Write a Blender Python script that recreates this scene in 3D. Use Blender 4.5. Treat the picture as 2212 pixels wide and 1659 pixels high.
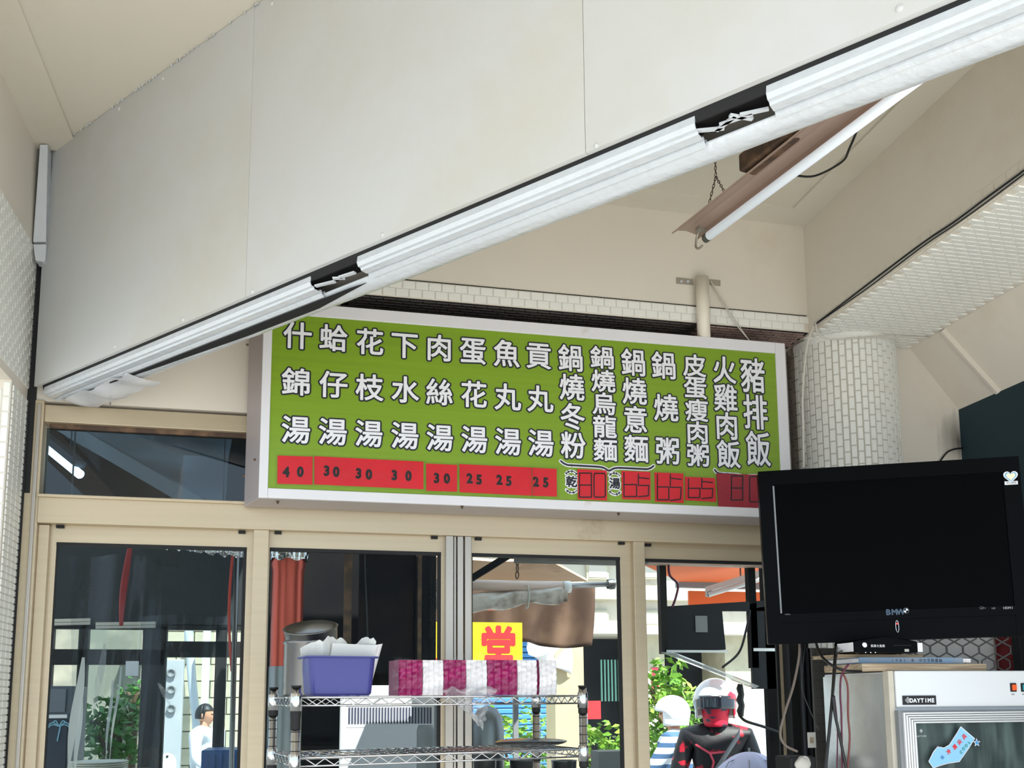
import bpy, math, random
from mathutils import Vector as V, Matrix as M
random.seed(7)
PI = math.pi
S = bpy.context.scene
COL = S.collection
for o in list(bpy.data.objects): bpy.data.objects.remove(o)

# ---------------- camera, world, sun, exposure ----------------
F, CX, CY, PIT, ROL, YAW = 2027.98, 1106.0, 1239.36, 0.13343, -0.00708, 0.2216
EYE = V((0, 0, 1.55))
_cy, _sy, _cp, _sp, _cr, _sr = math.cos(YAW), math.sin(YAW), math.cos(PIT), math.sin(PIT), math.cos(ROL), math.sin(ROL)
FWD = V((_sy*_cp, _cy*_cp, _sp)); _r0 = V((_cy, -_sy, 0)); _u0 = _r0.cross(FWD)
RGT = _r0*_cr + _u0*_sr; UPV = _u0*_cr - _r0*_sr
cam = bpy.data.cameras.new('camera'); co = bpy.data.objects.new('camera', cam); COL.objects.link(co)
mm = M((RGT, UPV, -FWD)).transposed().to_4x4(); mm.translation = EYE; co.matrix_world = mm
cam.sensor_fit = 'HORIZONTAL'; cam.sensor_width = 36; cam.lens = F/2212*36
cam.shift_y = (CY-829.5)/2212; cam.shift_x = (1106-CX)/2212; cam.clip_start = .02; cam.clip_end = 400
S.camera = co
def at(x, y, X=None, Y=None, Z=None, O=None, n=None):
    """the point of a real plane (X=, Y=, Z= or origin+normal) seen at a pixel of the photograph"""
    v = FWD + RGT*((x-CX)/F) - UPV*((y-CY)/F)
    if X is not None: t = (X-EYE.x)/v.x
    elif Y is not None: t = (Y-EYE.y)/v.y
    elif Z is not None: t = (Z-EYE.z)/v.z
    else: t = (O-EYE).dot(n)/v.dot(n)
    return EYE + v*t
def pix(P):
    q = P-EYE; z = q.dot(FWD)
    if z < .05: return (-9999, -9999)
    return (CX+F*q.dot(RGT)/z, CY-F*q.dot(UPV)/z)

w = bpy.data.worlds.new('sky'); S.world = w; w.use_nodes = True
nt = w.node_tree; bg = nt.nodes['Background']
bg.inputs[0].default_value = (.68, .84, 1.0, 1); bg.inputs[1].default_value = 3.0
su = bpy.data.lights.new('sun', 'SUN'); su.energy = 20; su.angle = .01; su.color = (1, .96, .90)
so = bpy.data.objects.new('sun', su); COL.objects.link(so)
so.rotation_euler = V((-.30, .62, -1.0)).to_track_quat('-Z', 'Y').to_euler()
S.view_settings.view_transform = 'Standard'; S.view_settings.look = 'None'
S.view_settings.gamma = 1; S.view_settings.use_curve_mapping = False
S.view_settings.exposure = -0.52

# ---------------- materials ----------------
def lin(c):
    return tuple(((v/255)/12.92 if v/255 <= .04045 else ((v/255+.055)/1.055)**2.4) for v in c)
def mat(name, c, rough=.6, metal=0, var=.06, scale=6, bump=0, bscale=None, c2=None, lo=.45, hi=.7, spec=.5, stretch=(1, 1, 1), coat=0, alpha=1, trans=0, dirt=None, dscale=2.5, dlo=.55, dhi=.75):
    m = bpy.data.materials.new(name); m.use_nodes = True; n = m.node_tree.nodes; l = m.node_tree.links
    b = n['Principled BSDF']; b.inputs['Roughness'].default_value = rough; b.inputs['Metallic'].default_value = metal
    b.inputs['Specular IOR Level'].default_value = spec; b.inputs['Coat Weight'].default_value = coat
    b.inputs['Alpha'].default_value = alpha; b.inputs['Transmission Weight'].default_value = trans
    tc = n.new('ShaderNodeTexCoord'); mp = n.new('ShaderNodeMapping'); mp.inputs['Scale'].default_value = stretch
    l.new(tc.outputs['Object'], mp.inputs[0])
    nz = n.new('ShaderNodeTexNoise'); nz.inputs['Scale'].default_value = scale; nz.inputs['Detail'].default_value = 5
    l.new(mp.outputs[0], nz.inputs['Vector'])
    rp = n.new('ShaderNodeValToRGB'); rp.color_ramp.elements[0].position = lo-.15 if c2 is None else lo; rp.color_ramp.elements[1].position = hi
    L = lin(c); a = tuple(v*(1-var) for v in L)+(1,); bb = tuple(min(1, v*(1+var)) for v in L)+(1,)
    if c2 is not None: a = L+(1,); bb = lin(c2)+(1,)
    rp.color_ramp.elements[0].color = a; rp.color_ramp.elements[1].color = bb
    l.new(nz.outputs[0], rp.inputs[0]); out = rp.outputs[0]
    if dirt is not None:
        n2 = n.new('ShaderNodeTexNoise'); n2.inputs['Scale'].default_value = dscale; n2.inputs['Detail'].default_value = 8; n2.inputs['Roughness'].default_value = .65
        l.new(tc.outputs['Object'], n2.inputs['Vector'])
        r2 = n.new('ShaderNodeValToRGB'); r2.color_ramp.elements[0].position = dlo; r2.color_ramp.elements[1].position = dhi
        l.new(n2.outputs[0], r2.inputs[0])
        mx = n.new('ShaderNodeMix'); mx.data_type = 'RGBA'; l.new(r2.outputs[0], mx.inputs[0]); l.new(out, mx.inputs[6]); mx.inputs[7].default_value = lin(dirt)+(1,)
        out = mx.outputs[2]
    l.new(out, b.inputs['Base Color'])
    if bump:
        nb = n.new('ShaderNodeTexNoise'); nb.inputs['Scale'].default_value = bscale or scale*4; nb.inputs['Detail'].default_value = 4
        l.new(mp.outputs[0], nb.inputs['Vector'])
        bp = n.new('ShaderNodeBump'); bp.inputs['Strength'].default_value = bump; bp.inputs['Distance'].default_value = .01
        l.new(nb.outputs[0], bp.inputs['Height']); l.new(bp.outputs[0], b.inputs['Normal'])
    return m
def emit(name, c, s):
    m = bpy.data.materials.new(name); m.use_nodes = True; b = m.node_tree.nodes['Principled BSDF']
    b.inputs['Base Color'].default_value = lin(c)+(1,); b.inputs['Emission Color'].default_value = lin(c)+(1,); b.inputs['Emission Strength'].default_value = s
    return m
def clear(name, tint=(235, 240, 240), gloss=.08, rough=.02, bump=0, milky=0, milkc=(225, 225, 228), fk=.8):
    m = bpy.data.materials.new(name); m.use_nodes = True; n = m.node_tree.nodes; l = m.node_tree.links; n.clear()
    out = n.new('ShaderNodeOutputMaterial'); t = n.new('ShaderNodeBsdfTransparent'); t.inputs[0].default_value = lin(tint)+(1,)
    g = n.new('ShaderNodeBsdfGlossy'); g.inputs['Roughness'].default_value = rough
    lw = n.new('ShaderNodeFresnel'); lw.inputs[0].default_value = 1.45
    ma = n.new('ShaderNodeMath'); ma.operation = 'MULTIPLY_ADD'; ma.inputs[1].default_value = fk; ma.inputs[2].default_value = gloss; ma.use_clamp = True
    l.new(lw.outputs[0], ma.inputs[0]); mx = n.new('ShaderNodeMixShader'); l.new(ma.outputs[0], mx.inputs[0]); l.new(t.outputs[0], mx.inputs[1]); l.new(g.outputs[0], mx.inputs[2])
    o = mx
    if milky:
        d = n.new('ShaderNodeBsdfDiffuse'); d.inputs[0].default_value = lin(milkc)+(1,); m2 = n.new('ShaderNodeMixShader'); m2.inputs[0].default_value = milky
        l.new(mx.outputs[0], m2.inputs[1]); l.new(d.outputs[0], m2.inputs[2]); o = m2
    if bump:
        tc = n.new('ShaderNodeTexCoord'); nz = n.new('ShaderNodeTexNoise'); nz.inputs['Scale'].default_value = bump; nz.inputs['Detail'].default_value = 3; l.new(tc.outputs['Object'], nz.inputs['Vector'])
        bp = n.new('ShaderNodeBump'); bp.inputs['Strength'].default_value = 1; bp.inputs['Distance'].default_value = .02
        l.new(nz.outputs[0], bp.inputs['Height']); l.new(bp.outputs[0], g.inputs['Normal'])
    l.new(o.outputs[0], out.inputs[0]); return m
K = dict(
 plaster=mat('cream plaster', (216, 208, 195), .75, var=.03, scale=1.5, bump=.04, bscale=30, dirt=(198, 186, 166), dscale=1.6, dlo=.55, dhi=.9),
 ceil=mat('ceiling paint', (208, 202, 188), .8, var=.03, scale=1.2, dirt=(190, 178, 155), dscale=1.2, dlo=.5, dhi=.9),
 board=mat('painted board', (197, 198, 198), .5, var=.02, scale=1.3, bump=.04, bscale=14, dirt=(188, 184, 170), dscale=1.1, dlo=.45, dhi=.8),
 gloss=mat('glossy white paint', (196, 200, 204), .2, var=.03, scale=5, bump=.35, bscale=45, dirt=(150, 140, 130), dscale=14, dlo=.7, dhi=.78, coat=.4),
 alu=mat('bronze anodised aluminium', (188, 172, 145), .38, metal=.35, var=.04, scale=3, stretch=(.5, 1, 20), dirt=(140, 120, 92), dscale=3, dlo=.62, dhi=.85),
 alug=mat('grey aluminium', (175, 168, 158), .35, metal=.6, var=.05, scale=4, dirt=(110, 98, 85), dscale=6, dlo=.6, dhi=.8),
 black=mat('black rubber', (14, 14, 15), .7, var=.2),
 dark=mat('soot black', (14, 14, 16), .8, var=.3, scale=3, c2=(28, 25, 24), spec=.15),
 tile=mat('cream glazed tile', (230, 229, 222), .22, var=.03, scale=3, bump=.06, bscale=60, dirt=(196, 186, 168), dscale=3, dlo=.55, dhi=.85),
 grout=mat('tile grout', (186, 180, 166), .85, var=.08, scale=20, dirt=(120, 108, 92), dscale=4, dlo=.6, dhi=.85),
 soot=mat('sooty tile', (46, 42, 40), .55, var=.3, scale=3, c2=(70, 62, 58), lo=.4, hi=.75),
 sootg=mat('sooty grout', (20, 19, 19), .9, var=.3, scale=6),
 signw=mat('white sign frame', (218, 216, 219), .4, var=.03, scale=4, dirt=(205, 200, 196), dscale=9, dlo=.62, dhi=.75),
 signside=mat('grey sign side', (176, 166, 164), .45, metal=.2, var=.05, scale=3),
 green=mat('green sign film', (118, 150, 28), .45, var=.05, scale=1.5, stretch=(1, 1, 40), dirt=(92, 118, 26), dscale=30, dlo=.76, dhi=.8),
 white=mat('white print', (228, 228, 232), .5, var=.01),
 ink=mat('dark print', (20, 24, 36), .5, var=.01),
 red=mat('red sticker', (212, 12, 34), .45, var=.08, scale=9, bump=.1, bscale=20),
 redd=mat('dark red sticker', (156, 10, 36), .45, var=.08, scale=9, bump=.1, bscale=20),
 inkb=mat('black ink', (16, 10, 12), .5, var=.01),
 tvb=mat('piano black plastic', (4, 5, 6), .35, var=.1, spec=.05),
 tvs=mat('dark screen', (2, 3, 4), .45, var=.1, spec=.03),
 grey=mat('grey plastic', (120, 122, 124), .4, var=.05),
 steel=mat('stainless steel', (126, 126, 125), .34, metal=1, var=.06, scale=3, bump=.05, bscale=5),
 chrome=mat('chrome wire', (205, 205, 206), .12, metal=1, var=.05),
 foil=mat('crinkled foil', (215, 215, 218), .12, metal=1, var=.05, bump=1, bscale=22),
 fridge=mat('white enamel', (222, 224, 226), .3, var=.02, scale=2),
 wood=mat('grey plywood', (150, 130, 105), .7, var=.2, scale=6, stretch=(1, 8, 30), c2=(190, 172, 146)),
 teal=mat('dark teal wall', (16, 42, 52), .7, var=.2, scale=2),
 basin=mat('periwinkle plastic', (58, 60, 130), .4, var=.08, scale=4),
 magenta=mat('magenta wrapper', (146, 6, 86), .3, var=.06, scale=10, bump=.05, bscale=25),
 tissue=mat('white paper', (232, 228, 228), .6, var=.03, bump=.3, bscale=60),
 bag=clear('clear bag', (245, 245, 246), .10, .12, 14, .22),
 bagw=clear('milky bag', (240, 240, 240), .05, .25, 20, .75, (235, 235, 232)),
 film=clear('clear film', (252, 252, 252), .01, .06, 16, .0, fk=.4),
 curtain=clear('clear curtain', (232, 236, 238), .005, .06, 3.0, .006, fk=.35),
 glass=clear('window glass', (240, 245, 245), .0, .0, fk=.07),
 tubeg=emit('lamp tube', (225, 232, 240), .55),
 tubeon=emit('reflected tube glow', (240, 246, 255), 22),  # glow of the tube added behind the transom
 rose=mat('rosy beige enamel', (176, 152, 138), .35, metal=.3, var=.06, scale=4, dirt=(90, 62, 48), dscale=25, dlo=.7, dhi=.76),
 rust=mat('rusty brown metal', (70, 52, 40), .75, var=.3, scale=20, c2=(120, 92, 66)),
 cable=mat('white cable', (200, 195, 185), .5, var=.05),
 cableb=mat('black cable', (16, 15, 16), .4, var=.1),
 maroon=mat('maroon cable', (88, 30, 52), .4, var=.1),
 asphalt=mat('pale concrete ground', (168, 168, 166), .9, var=.1, scale=8),
 floor=mat('grey terrazzo floor', (184, 182, 176), .5, var=.1, scale=30),
 leaf=mat('leaf green', (92, 138, 38), .5, var=.3, scale=3, c2=(160, 190, 72)),
 leafd=mat('shrub green', (58, 112, 34), .5, var=.3, scale=3, c2=(110, 160, 60)),
 stem=mat('bark', (92, 74, 52), .8, var=.2),
 orange=mat('orange awning', (232, 108, 48), .7, var=.08, scale=2),
 beigec=mat('beige canvas', (200, 168, 138), .8, var=.1, scale=3, dirt=(120, 92, 70), dscale=3),
 brownc=mat('brown canvas', (76, 54, 40), .85, var=.25, scale=5, c2=(104, 80, 62)),
 yellow=mat('yellow sign', (250, 196, 24), .5, var=.03),
 redp=mat('red paint', (222, 44, 48), .5, var=.05),
 blue=mat('blue shutter', (64, 128, 188), .5, var=.08),
 blueb=mat('blue plastic', (22, 84, 150), .4, var=.1),
 facade=mat('pale facade', (196, 190, 178), .8, var=.06, scale=2, dirt=(160, 150, 136), dscale=2),
 cream=mat('cream blocks', (186, 178, 154), .85, var=.12, scale=6),
 creamg=mat('pale mortar', (158, 152, 134), .9, var=.1),
 skin=mat('skin', (196, 142, 112), .55, var=.04),
 hair=mat('black hair', (22, 18, 18), .5, var=.2),
 helm=mat('white helmet', (240, 240, 240), .15, var=.02, coat=.5),
 greym=mat('mid grey', (128, 130, 132), .6, var=.05),
 panel=mat('charcoal panel', (40, 42, 46), .6, var=.12, scale=3, spec=.2),
 lav=mat('lavender cloth', (206, 205, 232), .6, var=.04),
 jeans=mat('blue jeans', (60, 86, 120), .8, var=.1, scale=20),
 steelred=mat('red-reflecting steel', (172, 74, 58), .3, metal=.7, var=.25, scale=2, bump=.2, bscale=5, stretch=(1, 1, .25)),  # red reflection on stainless steel put into the base colour
)
# striped shirt (bands of blue in the cloth), rider's jacket, misc
def bands(name, c1, c2, freq, thr=.5):
    m = mat(name, c1, .8); n = m.node_tree.nodes; l = m.node_tree.links; b = n['Principled BSDF']
    tc = n.new('ShaderNodeTexCoord'); wv = n.new('ShaderNodeTexWave'); wv.bands_direction = 'Z'; wv.inputs['Scale'].default_value = freq; wv.inputs['Distortion'].default_value = .6
    l.new(tc.outputs['Object'], wv.inputs[0]); rp = n.new('ShaderNodeValToRGB'); rp.color_ramp.interpolation = 'CONSTANT'
    rp.color_ramp.elements[0].color = lin(c1)+(1,); rp.color_ramp.elements[1].color = lin(c2)+(1,); rp.color_ramp.elements[1].position = thr
    l.new(wv.outputs[0], rp.inputs[0]); l.new(rp.outputs[0], b.inputs['Base Color']); return m
K['stripe'] = bands('striped shirt cloth', (226, 230, 236), (70, 104, 142), 4.0, .6)
K['jacket'] = mat('black and red jacket', (24, 22, 26), .55, var=.1, scale=9, c2=(196, 26, 52), lo=.575, hi=.61, bump=.3, bscale=12)
K['mask'] = mat('red patterned mask', (226, 30, 62), .6, var=.1, scale=14, c2=(70, 60, 80), lo=.54, hi=.6, stretch=(1, 1, 2.5))

# ---------------- geometry helpers ----------------
class B:
    def __init__(s): s.v = []; s.f = []; s.sm = False
    def add(s, vs, fs):
        k = len(s.v); s.v += [V(p) for p in vs]; s.f += [tuple(i+k for i in f) for f in fs]; return s
    def box(s, c, d, R=None):
        c = V(c); h = V(d)/2; P = []
        for x in (-1, 1):
            for y in (-1, 1):
                for z in (-1, 1):
                    q = V((x*h.x, y*h.y, z*h.z)); P.append(c+(R @ q if R else q))
        return s.add(P, [(0, 1, 3, 2), (4, 6, 7, 5), (0, 4, 5, 1), (2, 3, 7, 6), (0, 2, 6, 4), (1, 5, 7, 3)])
    def mm(s, a, b): 
        a = V(a); b = V(b); return s.box((a+b)/2, (abs(b.x-a.x), abs(b.y-a.y), abs(b.z-a.z)))
    def bar(s, a, b, wd, ht, up=(0, 0, 1)):
        a = V(a); b = V(b); d = (b-a).normalized(); u = V(up); x = d.cross(u).normalized(); z = x.cross(d)
        P = []
        for p in (a, b):
            for i, j in ((-1, -1), (1, -1), (1, 1), (-1, 1)): P.append(p+x*(i*wd/2)+z*(j*ht/2))
        return s.add(P, [(3, 2, 1, 0), (4, 5, 6, 7), (0, 1, 5, 4), (1, 2, 6, 5), (2, 3, 7, 6), (3, 0, 4, 7)])
    def tube(s, pts, r, n=8, cap=True):
        pts = [V(p) for p in pts]; N = len(pts); rs = r if isinstance(r, (list, tuple)) else [r]*N
        k = len(s.v); ref = None
        for i, p in enumerate(pts):
            t = (pts[min(i+1, N-1)]-pts[max(i-1, 0)]).normalized()
            if ref is None: ref = t.orthogonal().normalized()
            ref = (ref-t*ref.dot(t)).normalized(); bb = t.cross(ref)
            for j in range(n):
                a = 2*PI*j/n; s.v.append(p+(ref*math.cos(a)+bb*math.sin(a))*rs[i])
        for i in range(N-1):
            for j in range(n):
                s.f.append((k+i*n+j, k+i*n+(j+1) % n, k+(i+1)*n+(j+1) % n, k+(i+1)*n+j))
        if cap: s.f.append(tuple(k+j for j in range(n))[::-1]); s.f.append(tuple(k+(N-1)*n+j for j in range(n)))
        return s
    def cyl(s, a, b, r, n=20): return s.tube([a, b], r, n)
    def lathe(s, prof, o, R=None, n=28, sx=1, sy=1, a0=0, a1=2*PI):
        k = len(s.v); o = V(o); full = abs(a1-a0-2*PI) < 1e-6; m = n if full else n+1
        for r, z in prof:
            for j in range(m):
                a = a0+(a1-a0)*j/n; q = V((r*math.cos(a)*sx, r*math.sin(a)*sy, z)); s.v.append(o+(R @ q if R else q))
        for i in range(len(prof)-1):
            for j in range(n):
                jj = (j+1) % m if full else j+1
                s.f.append((k+i*m+j, k+i*m+jj, k+(i+1)*m+jj, k+(i+1)*m+j))
        return s
    def prism(s, poly, d):
        """polygon of 3D points swept by vector d"""
        d = V(d); n = len(poly); P = [V(p) for p in poly]; P += [p+d for p in P]
        return s.add(P, [tuple(range(n))[::-1], tuple(range(n, 2*n))]+[(i, (i+1) % n, (i+1) % n+n, i+n) for i in range(n)])
    def sweep(s, prof, a, b):
        """open profile of 3D offsets swept from a to b"""
        a = V(a); b = V(b); n = len(prof); P = [a+V(p) for p in prof]+[b+V(p) for p in prof]
        return s.add(P, [(i, i+1, i+1+n, i+n) for i in range(n-1)])
    def grid(s, fn, nu, nv):
        k = len(s.v)
        for i in range(nu+1):
            for j in range(nv+1): s.v.append(V(fn(i/nu, j/nv)))
        for i in range(nu):
            for j in range(nv):
                a = k+i*(nv+1)+j; s.f.append((a, a+1, a+nv+2, a+nv+1))
        return s
def mesh(name, b, m, smooth=False):
    me = bpy.data.meshes.new(name); me.from_pydata([tuple(p) for p in b.v], [], b.f); me.materials.append(m)
    if smooth: me.polygons.foreach_set('use_smooth', [True]*len(me.polygons))
    me.update(); return me
def link(o, parent=None):
    COL.objects.link(o)
    if parent is not None:
        o.parent = parent
        loc = V((0, 0, 0)); q = parent
        while q is not None: loc += q.location; q = q.parent
        o.matrix_parent_inverse = M.Identity(4)
    return o
def wloc(o):
    l = V(o.location)
    while o.parent: o = o.parent; l += V(o.location)
    return l
def ob(name, b, m, parent=None, smooth=False, bev=0, label=None, kind=None, solid=0, auto=None):
    """one mesh object given in world coordinates; its origin is put at its own middle bottom"""
    xs = [p.x for p in b.v]; ys = [p.y for p in b.v]; zs = [p.z for p in b.v]
    c = V(((min(xs)+max(xs))/2, (min(ys)+max(ys))/2, min(zs)))
    for p in b.v: p -= c
    o = bpy.data.objects.new(name, mesh(name, b, m, smooth)); COL.objects.link(o)
    o.location = c
    if parent is not None: o.parent = parent; o.location = c-wloc(parent)
    if bev:
        d = o.modifiers.new('bevel', 'BEVEL'); d.width = bev; d.segments = 2; d.limit_method = 'ANGLE'; d.harden_normals = False
    if solid: d = o.modifiers.new('solid', 'SOLIDIFY'); d.thickness = solid; d.offset = 0
    if label: o['label'] = label
    if kind: o['kind'] = kind
    return o
def tag(o, label, cat, group=None):
    o['label'] = label; o['category'] = cat
    if group: o['group'] = group
    return o
def thing(name, label, cat, loc, group=None):
    o = bpy.data.objects.new(name, None); COL.objects.link(o); o.location = loc; o.empty_display_size = .05
    return tag(o, label, cat, group)
def struct(name, b, m, parent=None, **k):
    o = ob(name, b, m, parent, **k)
    if parent is None: o['kind'] = 'structure'
    return o
def sroot(name, loc):
    o = bpy.data.objects.new(name, None); COL.objects.link(o); o.location = loc; o['kind'] = 'structure'; return o
def setp(o, parent): o.location = V(o.location)-wloc(parent); o.parent = parent
def smooth_pts(P, n=6):
    P = [V(p) for p in P]; out = []
    for i in range(len(P)-1):
        a = P[max(i-1, 0)]; b = P[i]; c = P[i+1]; d = P[min(i+2, len(P)-1)]
        for k in range(n):
            t = k/n; out.append(.5*((2*b)+(c-a)*t+(2*a-5*b+4*c-d)*t*t+(3*b-a-3*c+d)*t**3))
    return out+[P[-1]]
def pbox(x0, y0, x1, y1, Y, dep):
    """box standing in the plane Y that covers a pixel rectangle there"""
    a = at(x0, (y0+y1)/2, Y=Y).x; c = at(x1, (y0+y1)/2, Y=Y).x; t = at((x0+x1)/2, y0, Y=Y).z; b_ = at((x0+x1)/2, y1, Y=Y).z
    return B().mm((a, Y, b_), (c, Y+dep, t))
# text -> flat glyph geometry with a rounded pen stroke around it
_tc = {}
def glyph(ch):
    if ch in _tc: return _tc[ch]
    cu = bpy.data.curves.new('t', 'FONT'); cu.body = ch; cu.size = 1; cu.align_x = 'CENTER'; cu.resolution_u = 3
    o = bpy.data.objects.new('t', cu); COL.objects.link(o); dg = bpy.context.evaluated_depsgraph_get()
    me = bpy.data.meshes.new_from_object(o.evaluated_get(dg)); bpy.data.objects.remove(o)
    vs = [v.co.copy() for v in me.vertices]; fs = [tuple(p.vertices) for p in me.polygons]
    from collections import Counter
    cn = Counter()
    for f in fs:
        for i in range(len(f)): cn[tuple(sorted((f[i], f[(i+1) % len(f)])))] += 1
    ed = [e for e, c in cn.items() if c == 1]
    if vs:
        ys = [v.y for v in vs]
    _tc[ch] = (vs, fs, ed); bpy.data.meshes.remove(me); return _tc[ch]
def put_glyph(b, ch, o, ux, uy, n, sx, sy, pen=0, lift=0, mid=.34, seg=8):
    vs, fs, ed = glyph(ch); o = V(o); T = lambda x, y, z: o+ux*x+uy*y+n*z
    k = len(b.v); P = [(v.x*sx, (v.y-mid)*sy) for v in vs]
    b.v += [T(x, y, lift) for x, y in P]; b.f += [tuple(i+k for i in f) for f in fs]
    if pen:
        for i, j in ed:
            (x0, y0), (x1, y1) = P[i], P[j]; dx, dy = x1-x0, y1-y0; L = math.hypot(dx, dy)
            if L < 1e-7: continue
            px_, py_ = -dy/L*pen, dx/L*pen; z = lift-random.uniform(.00002, .00018)
            b.add([T(x0+px_, y0+py_, z), T(x1+px_, y1+py_, z), T(x1-px_, y1-py_, z), T(x0-px_, y0-py_, z)], [(0, 1, 2, 3)])
        for i in {q for e in ed for q in e}:
            x, y = P[i]; z = lift-random.uniform(.00002, .00018)
            b.add([T(x+pen*math.cos(2*PI*q/seg), y+pen*math.sin(2*PI*q/seg), z) for q in range(seg)], [tuple(range(seg))])
def text(b, s, o, ux, uy, n, size, lift=.0006, adv=.62, sx=1, pen=0, mid=.34):
    L = len(s)
    for i, ch in enumerate(s):
        if ch != ' ': put_glyph(b, ch, V(o)+ux*((i-(L-1)/2)*adv*size*sx), ux, uy, n, size*sx, size, pen, lift, mid)
def stroke2(b, pts, o, ux, uy, n, wd, lift=.0006):
    for (x0, y0), (x1, y1) in zip(pts[:-1], pts[1:]):
        dx, dy = x1-x0, y1-y0; L = math.hypot(dx, dy) or 1; a, c = -dy/L*wd/2, dx/L*wd/2; z = lift+random.uniform(0, .0002)
        T = lambda x, y: o+ux*x+uy*y+n*z
        b.add([T(x0+a, y0+c), T(x1+a, y1+c), T(x1-a, y1-c), T(x0-a, y0-c)], [(0, 1, 2, 3)])
        z += .0001
        b.add([T(x1+wd/2*math.cos(q*PI/4), y1+wd/2*math.sin(q*PI/4)) for q in range(8)], [tuple(range(8))])
        b.add([T(x0+wd/2*math.cos(q*PI/4), y0+wd/2*math.sin(q*PI/4)) for q in range(8)], [tuple(range(8))])
# tiles
def tile_mesh(name, a, c, t, m, e=.0018):
    b = B(); x, y = a/2, c/2
    P = [(-x, -y, 0), (x, -y, 0), (x, y, 0), (-x, y, 0), (-x+e, -y+e, t), (x-e, -y+e, t), (x-e, y-e, t), (-x+e, y-e, t)]
    b.add(P, [(4, 5, 6, 7), (0, 1, 5, 4), (1, 2, 6, 5), (2, 3, 7, 6), (3, 0, 4, 7)])
    return b
def tiles(parent, frames, a, c, t, m, limit=300, name='tile', low=None):
    """frames: list of (point, ux, uy, n). The largest in the picture become single objects, the rest one joined part."""
    def key(fr):
        p = pix(fr[0]); ins = -60 < p[0] < 2270 and -60 < p[1] < 1720
        return ((0 if ins else 1), (fr[0]-EYE).length - 1.2*abs((EYE-fr[0]).normalized().dot(fr[3])))
    frames = [(p, (u if u.cross(v_).dot(n) > 0 else -u), v_, n) for p, u, v_, n in frames]
    frames = sorted(frames, key=key); tb = tile_mesh(name, a, c, t, m)
    me = mesh(name, tb, m); pl = wloc(parent)
    for i, (p, ux, uy, n) in enumerate(frames[:limit]):
        o = bpy.data.objects.new(name, me); COL.objects.link(o); o.parent = parent
        j = random.uniform(-.006, .006); u2 = (ux+n*j).normalized(); n2 = u2.cross(uy).normalized()
        R = M((u2, uy, n2)).transposed(); o.rotation_euler = R.to_euler(); o.location = p-pl
    if frames[limit:]:
        b = B()
        for p, ux, uy, n in frames[limit:]:
            b.add([p+ux*v.x+uy*v.y+n*v.z for v in tb.v], tb.f)
        ob('tiles', b, m, parent, kind='stuff')
def flat_frames(o, ux, uy, n, nu, nv, su, sv, brick='u'):
    out = []
    for i in range(nu):
        for j in range(nv):
            x, y = (i+.5)*su, (j+.5)*sv
            if brick == 'u': x += (j % 2)*su/2
            if brick == 'v': y += (i % 2)*sv/2
            out.append((V(o)+ux*x+uy*y, ux, uy, n))
    return out
ex, ey, ez = V((1, 0, 0)), V((0, 1, 0)), V((0, 0, 1))

# ================= SETTING =================
XL = -.926; WY = 3.4; ZC = 3.46
struct('ceiling', B().mm((-6, -0.7, ZC), (3.6, 3.7, ZC+.12)), K['ceil'])
struct('trim_1', B().mm((XL, 0.4, ZC-.012), (-.792, 3.30, ZC+.001)), K['ceil'])          # strip of ceiling board by the left wall
struct('trim_2', B().mm((.25, 3.13, ZC-.01), (1.957, 3.25, ZC+.001)).mm((1.845, 1.0, ZC-.01), (1.957, 3.13, ZC+.001)), K['ceil'])
struct('floor', B().mm((-2.6, -2.2, -.1), (3.6, 3.5, 0)), K['floor'])
struct('ground', B().mm((-30, -30, -.2), (40, 3.5, -.11)).mm((-30, 3.5, -.2), (40, 40, -.02)), K['asphalt'])
wl = struct('wall_left', B().mm((XL-.15, -0.7, 2.58), (XL, 3.5, ZC)).mm((XL-.15, 3.19, 0), (XL, 3.5, 2.58)).mm((XL-.6, 3.19, 0), (XL-.15, 3.5, 2.58)), K['plaster'])
fr = []
for i in range(30):
    for j in range(26):
        y = 3.49-.0235-.047*i-(j % 2)*.0235; z = 3.105-.0125-.025*j*.9
        if z > 2.60 and y > 2.3: fr.append((V((XL, y, z)), ey, ez, ex))
for j in range(60):
    for i in range(6):
        z = 2.57-.0112-.0225*j; y = 3.485-.0235-.047*i+(j % 2)*.0
        if y > 3.2 and z > 1.2: fr.append((V((XL, y, z)), ey, ez, ex))
tiles(wl, fr, .0445, .0205, .004, K['tile'])
pil = flat_frames(V((XL-.30, 3.19, 1.2)), ex, ez, -ey, 12, 27, .025, .05, 'v')
b = B()
tb = tile_mesh('t', .0225, .0475, .004, None)
for p, ux, uy, n in pil: b.add([p+ux*v.x+uy*v.y+n*v.z for v in tb.v], tb.f)
fr2 = [q for q in pil if pix(q[0])[0] > -20]
tiles(wl, fr2, .0225, .0475, .004, K['tile'])
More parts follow.
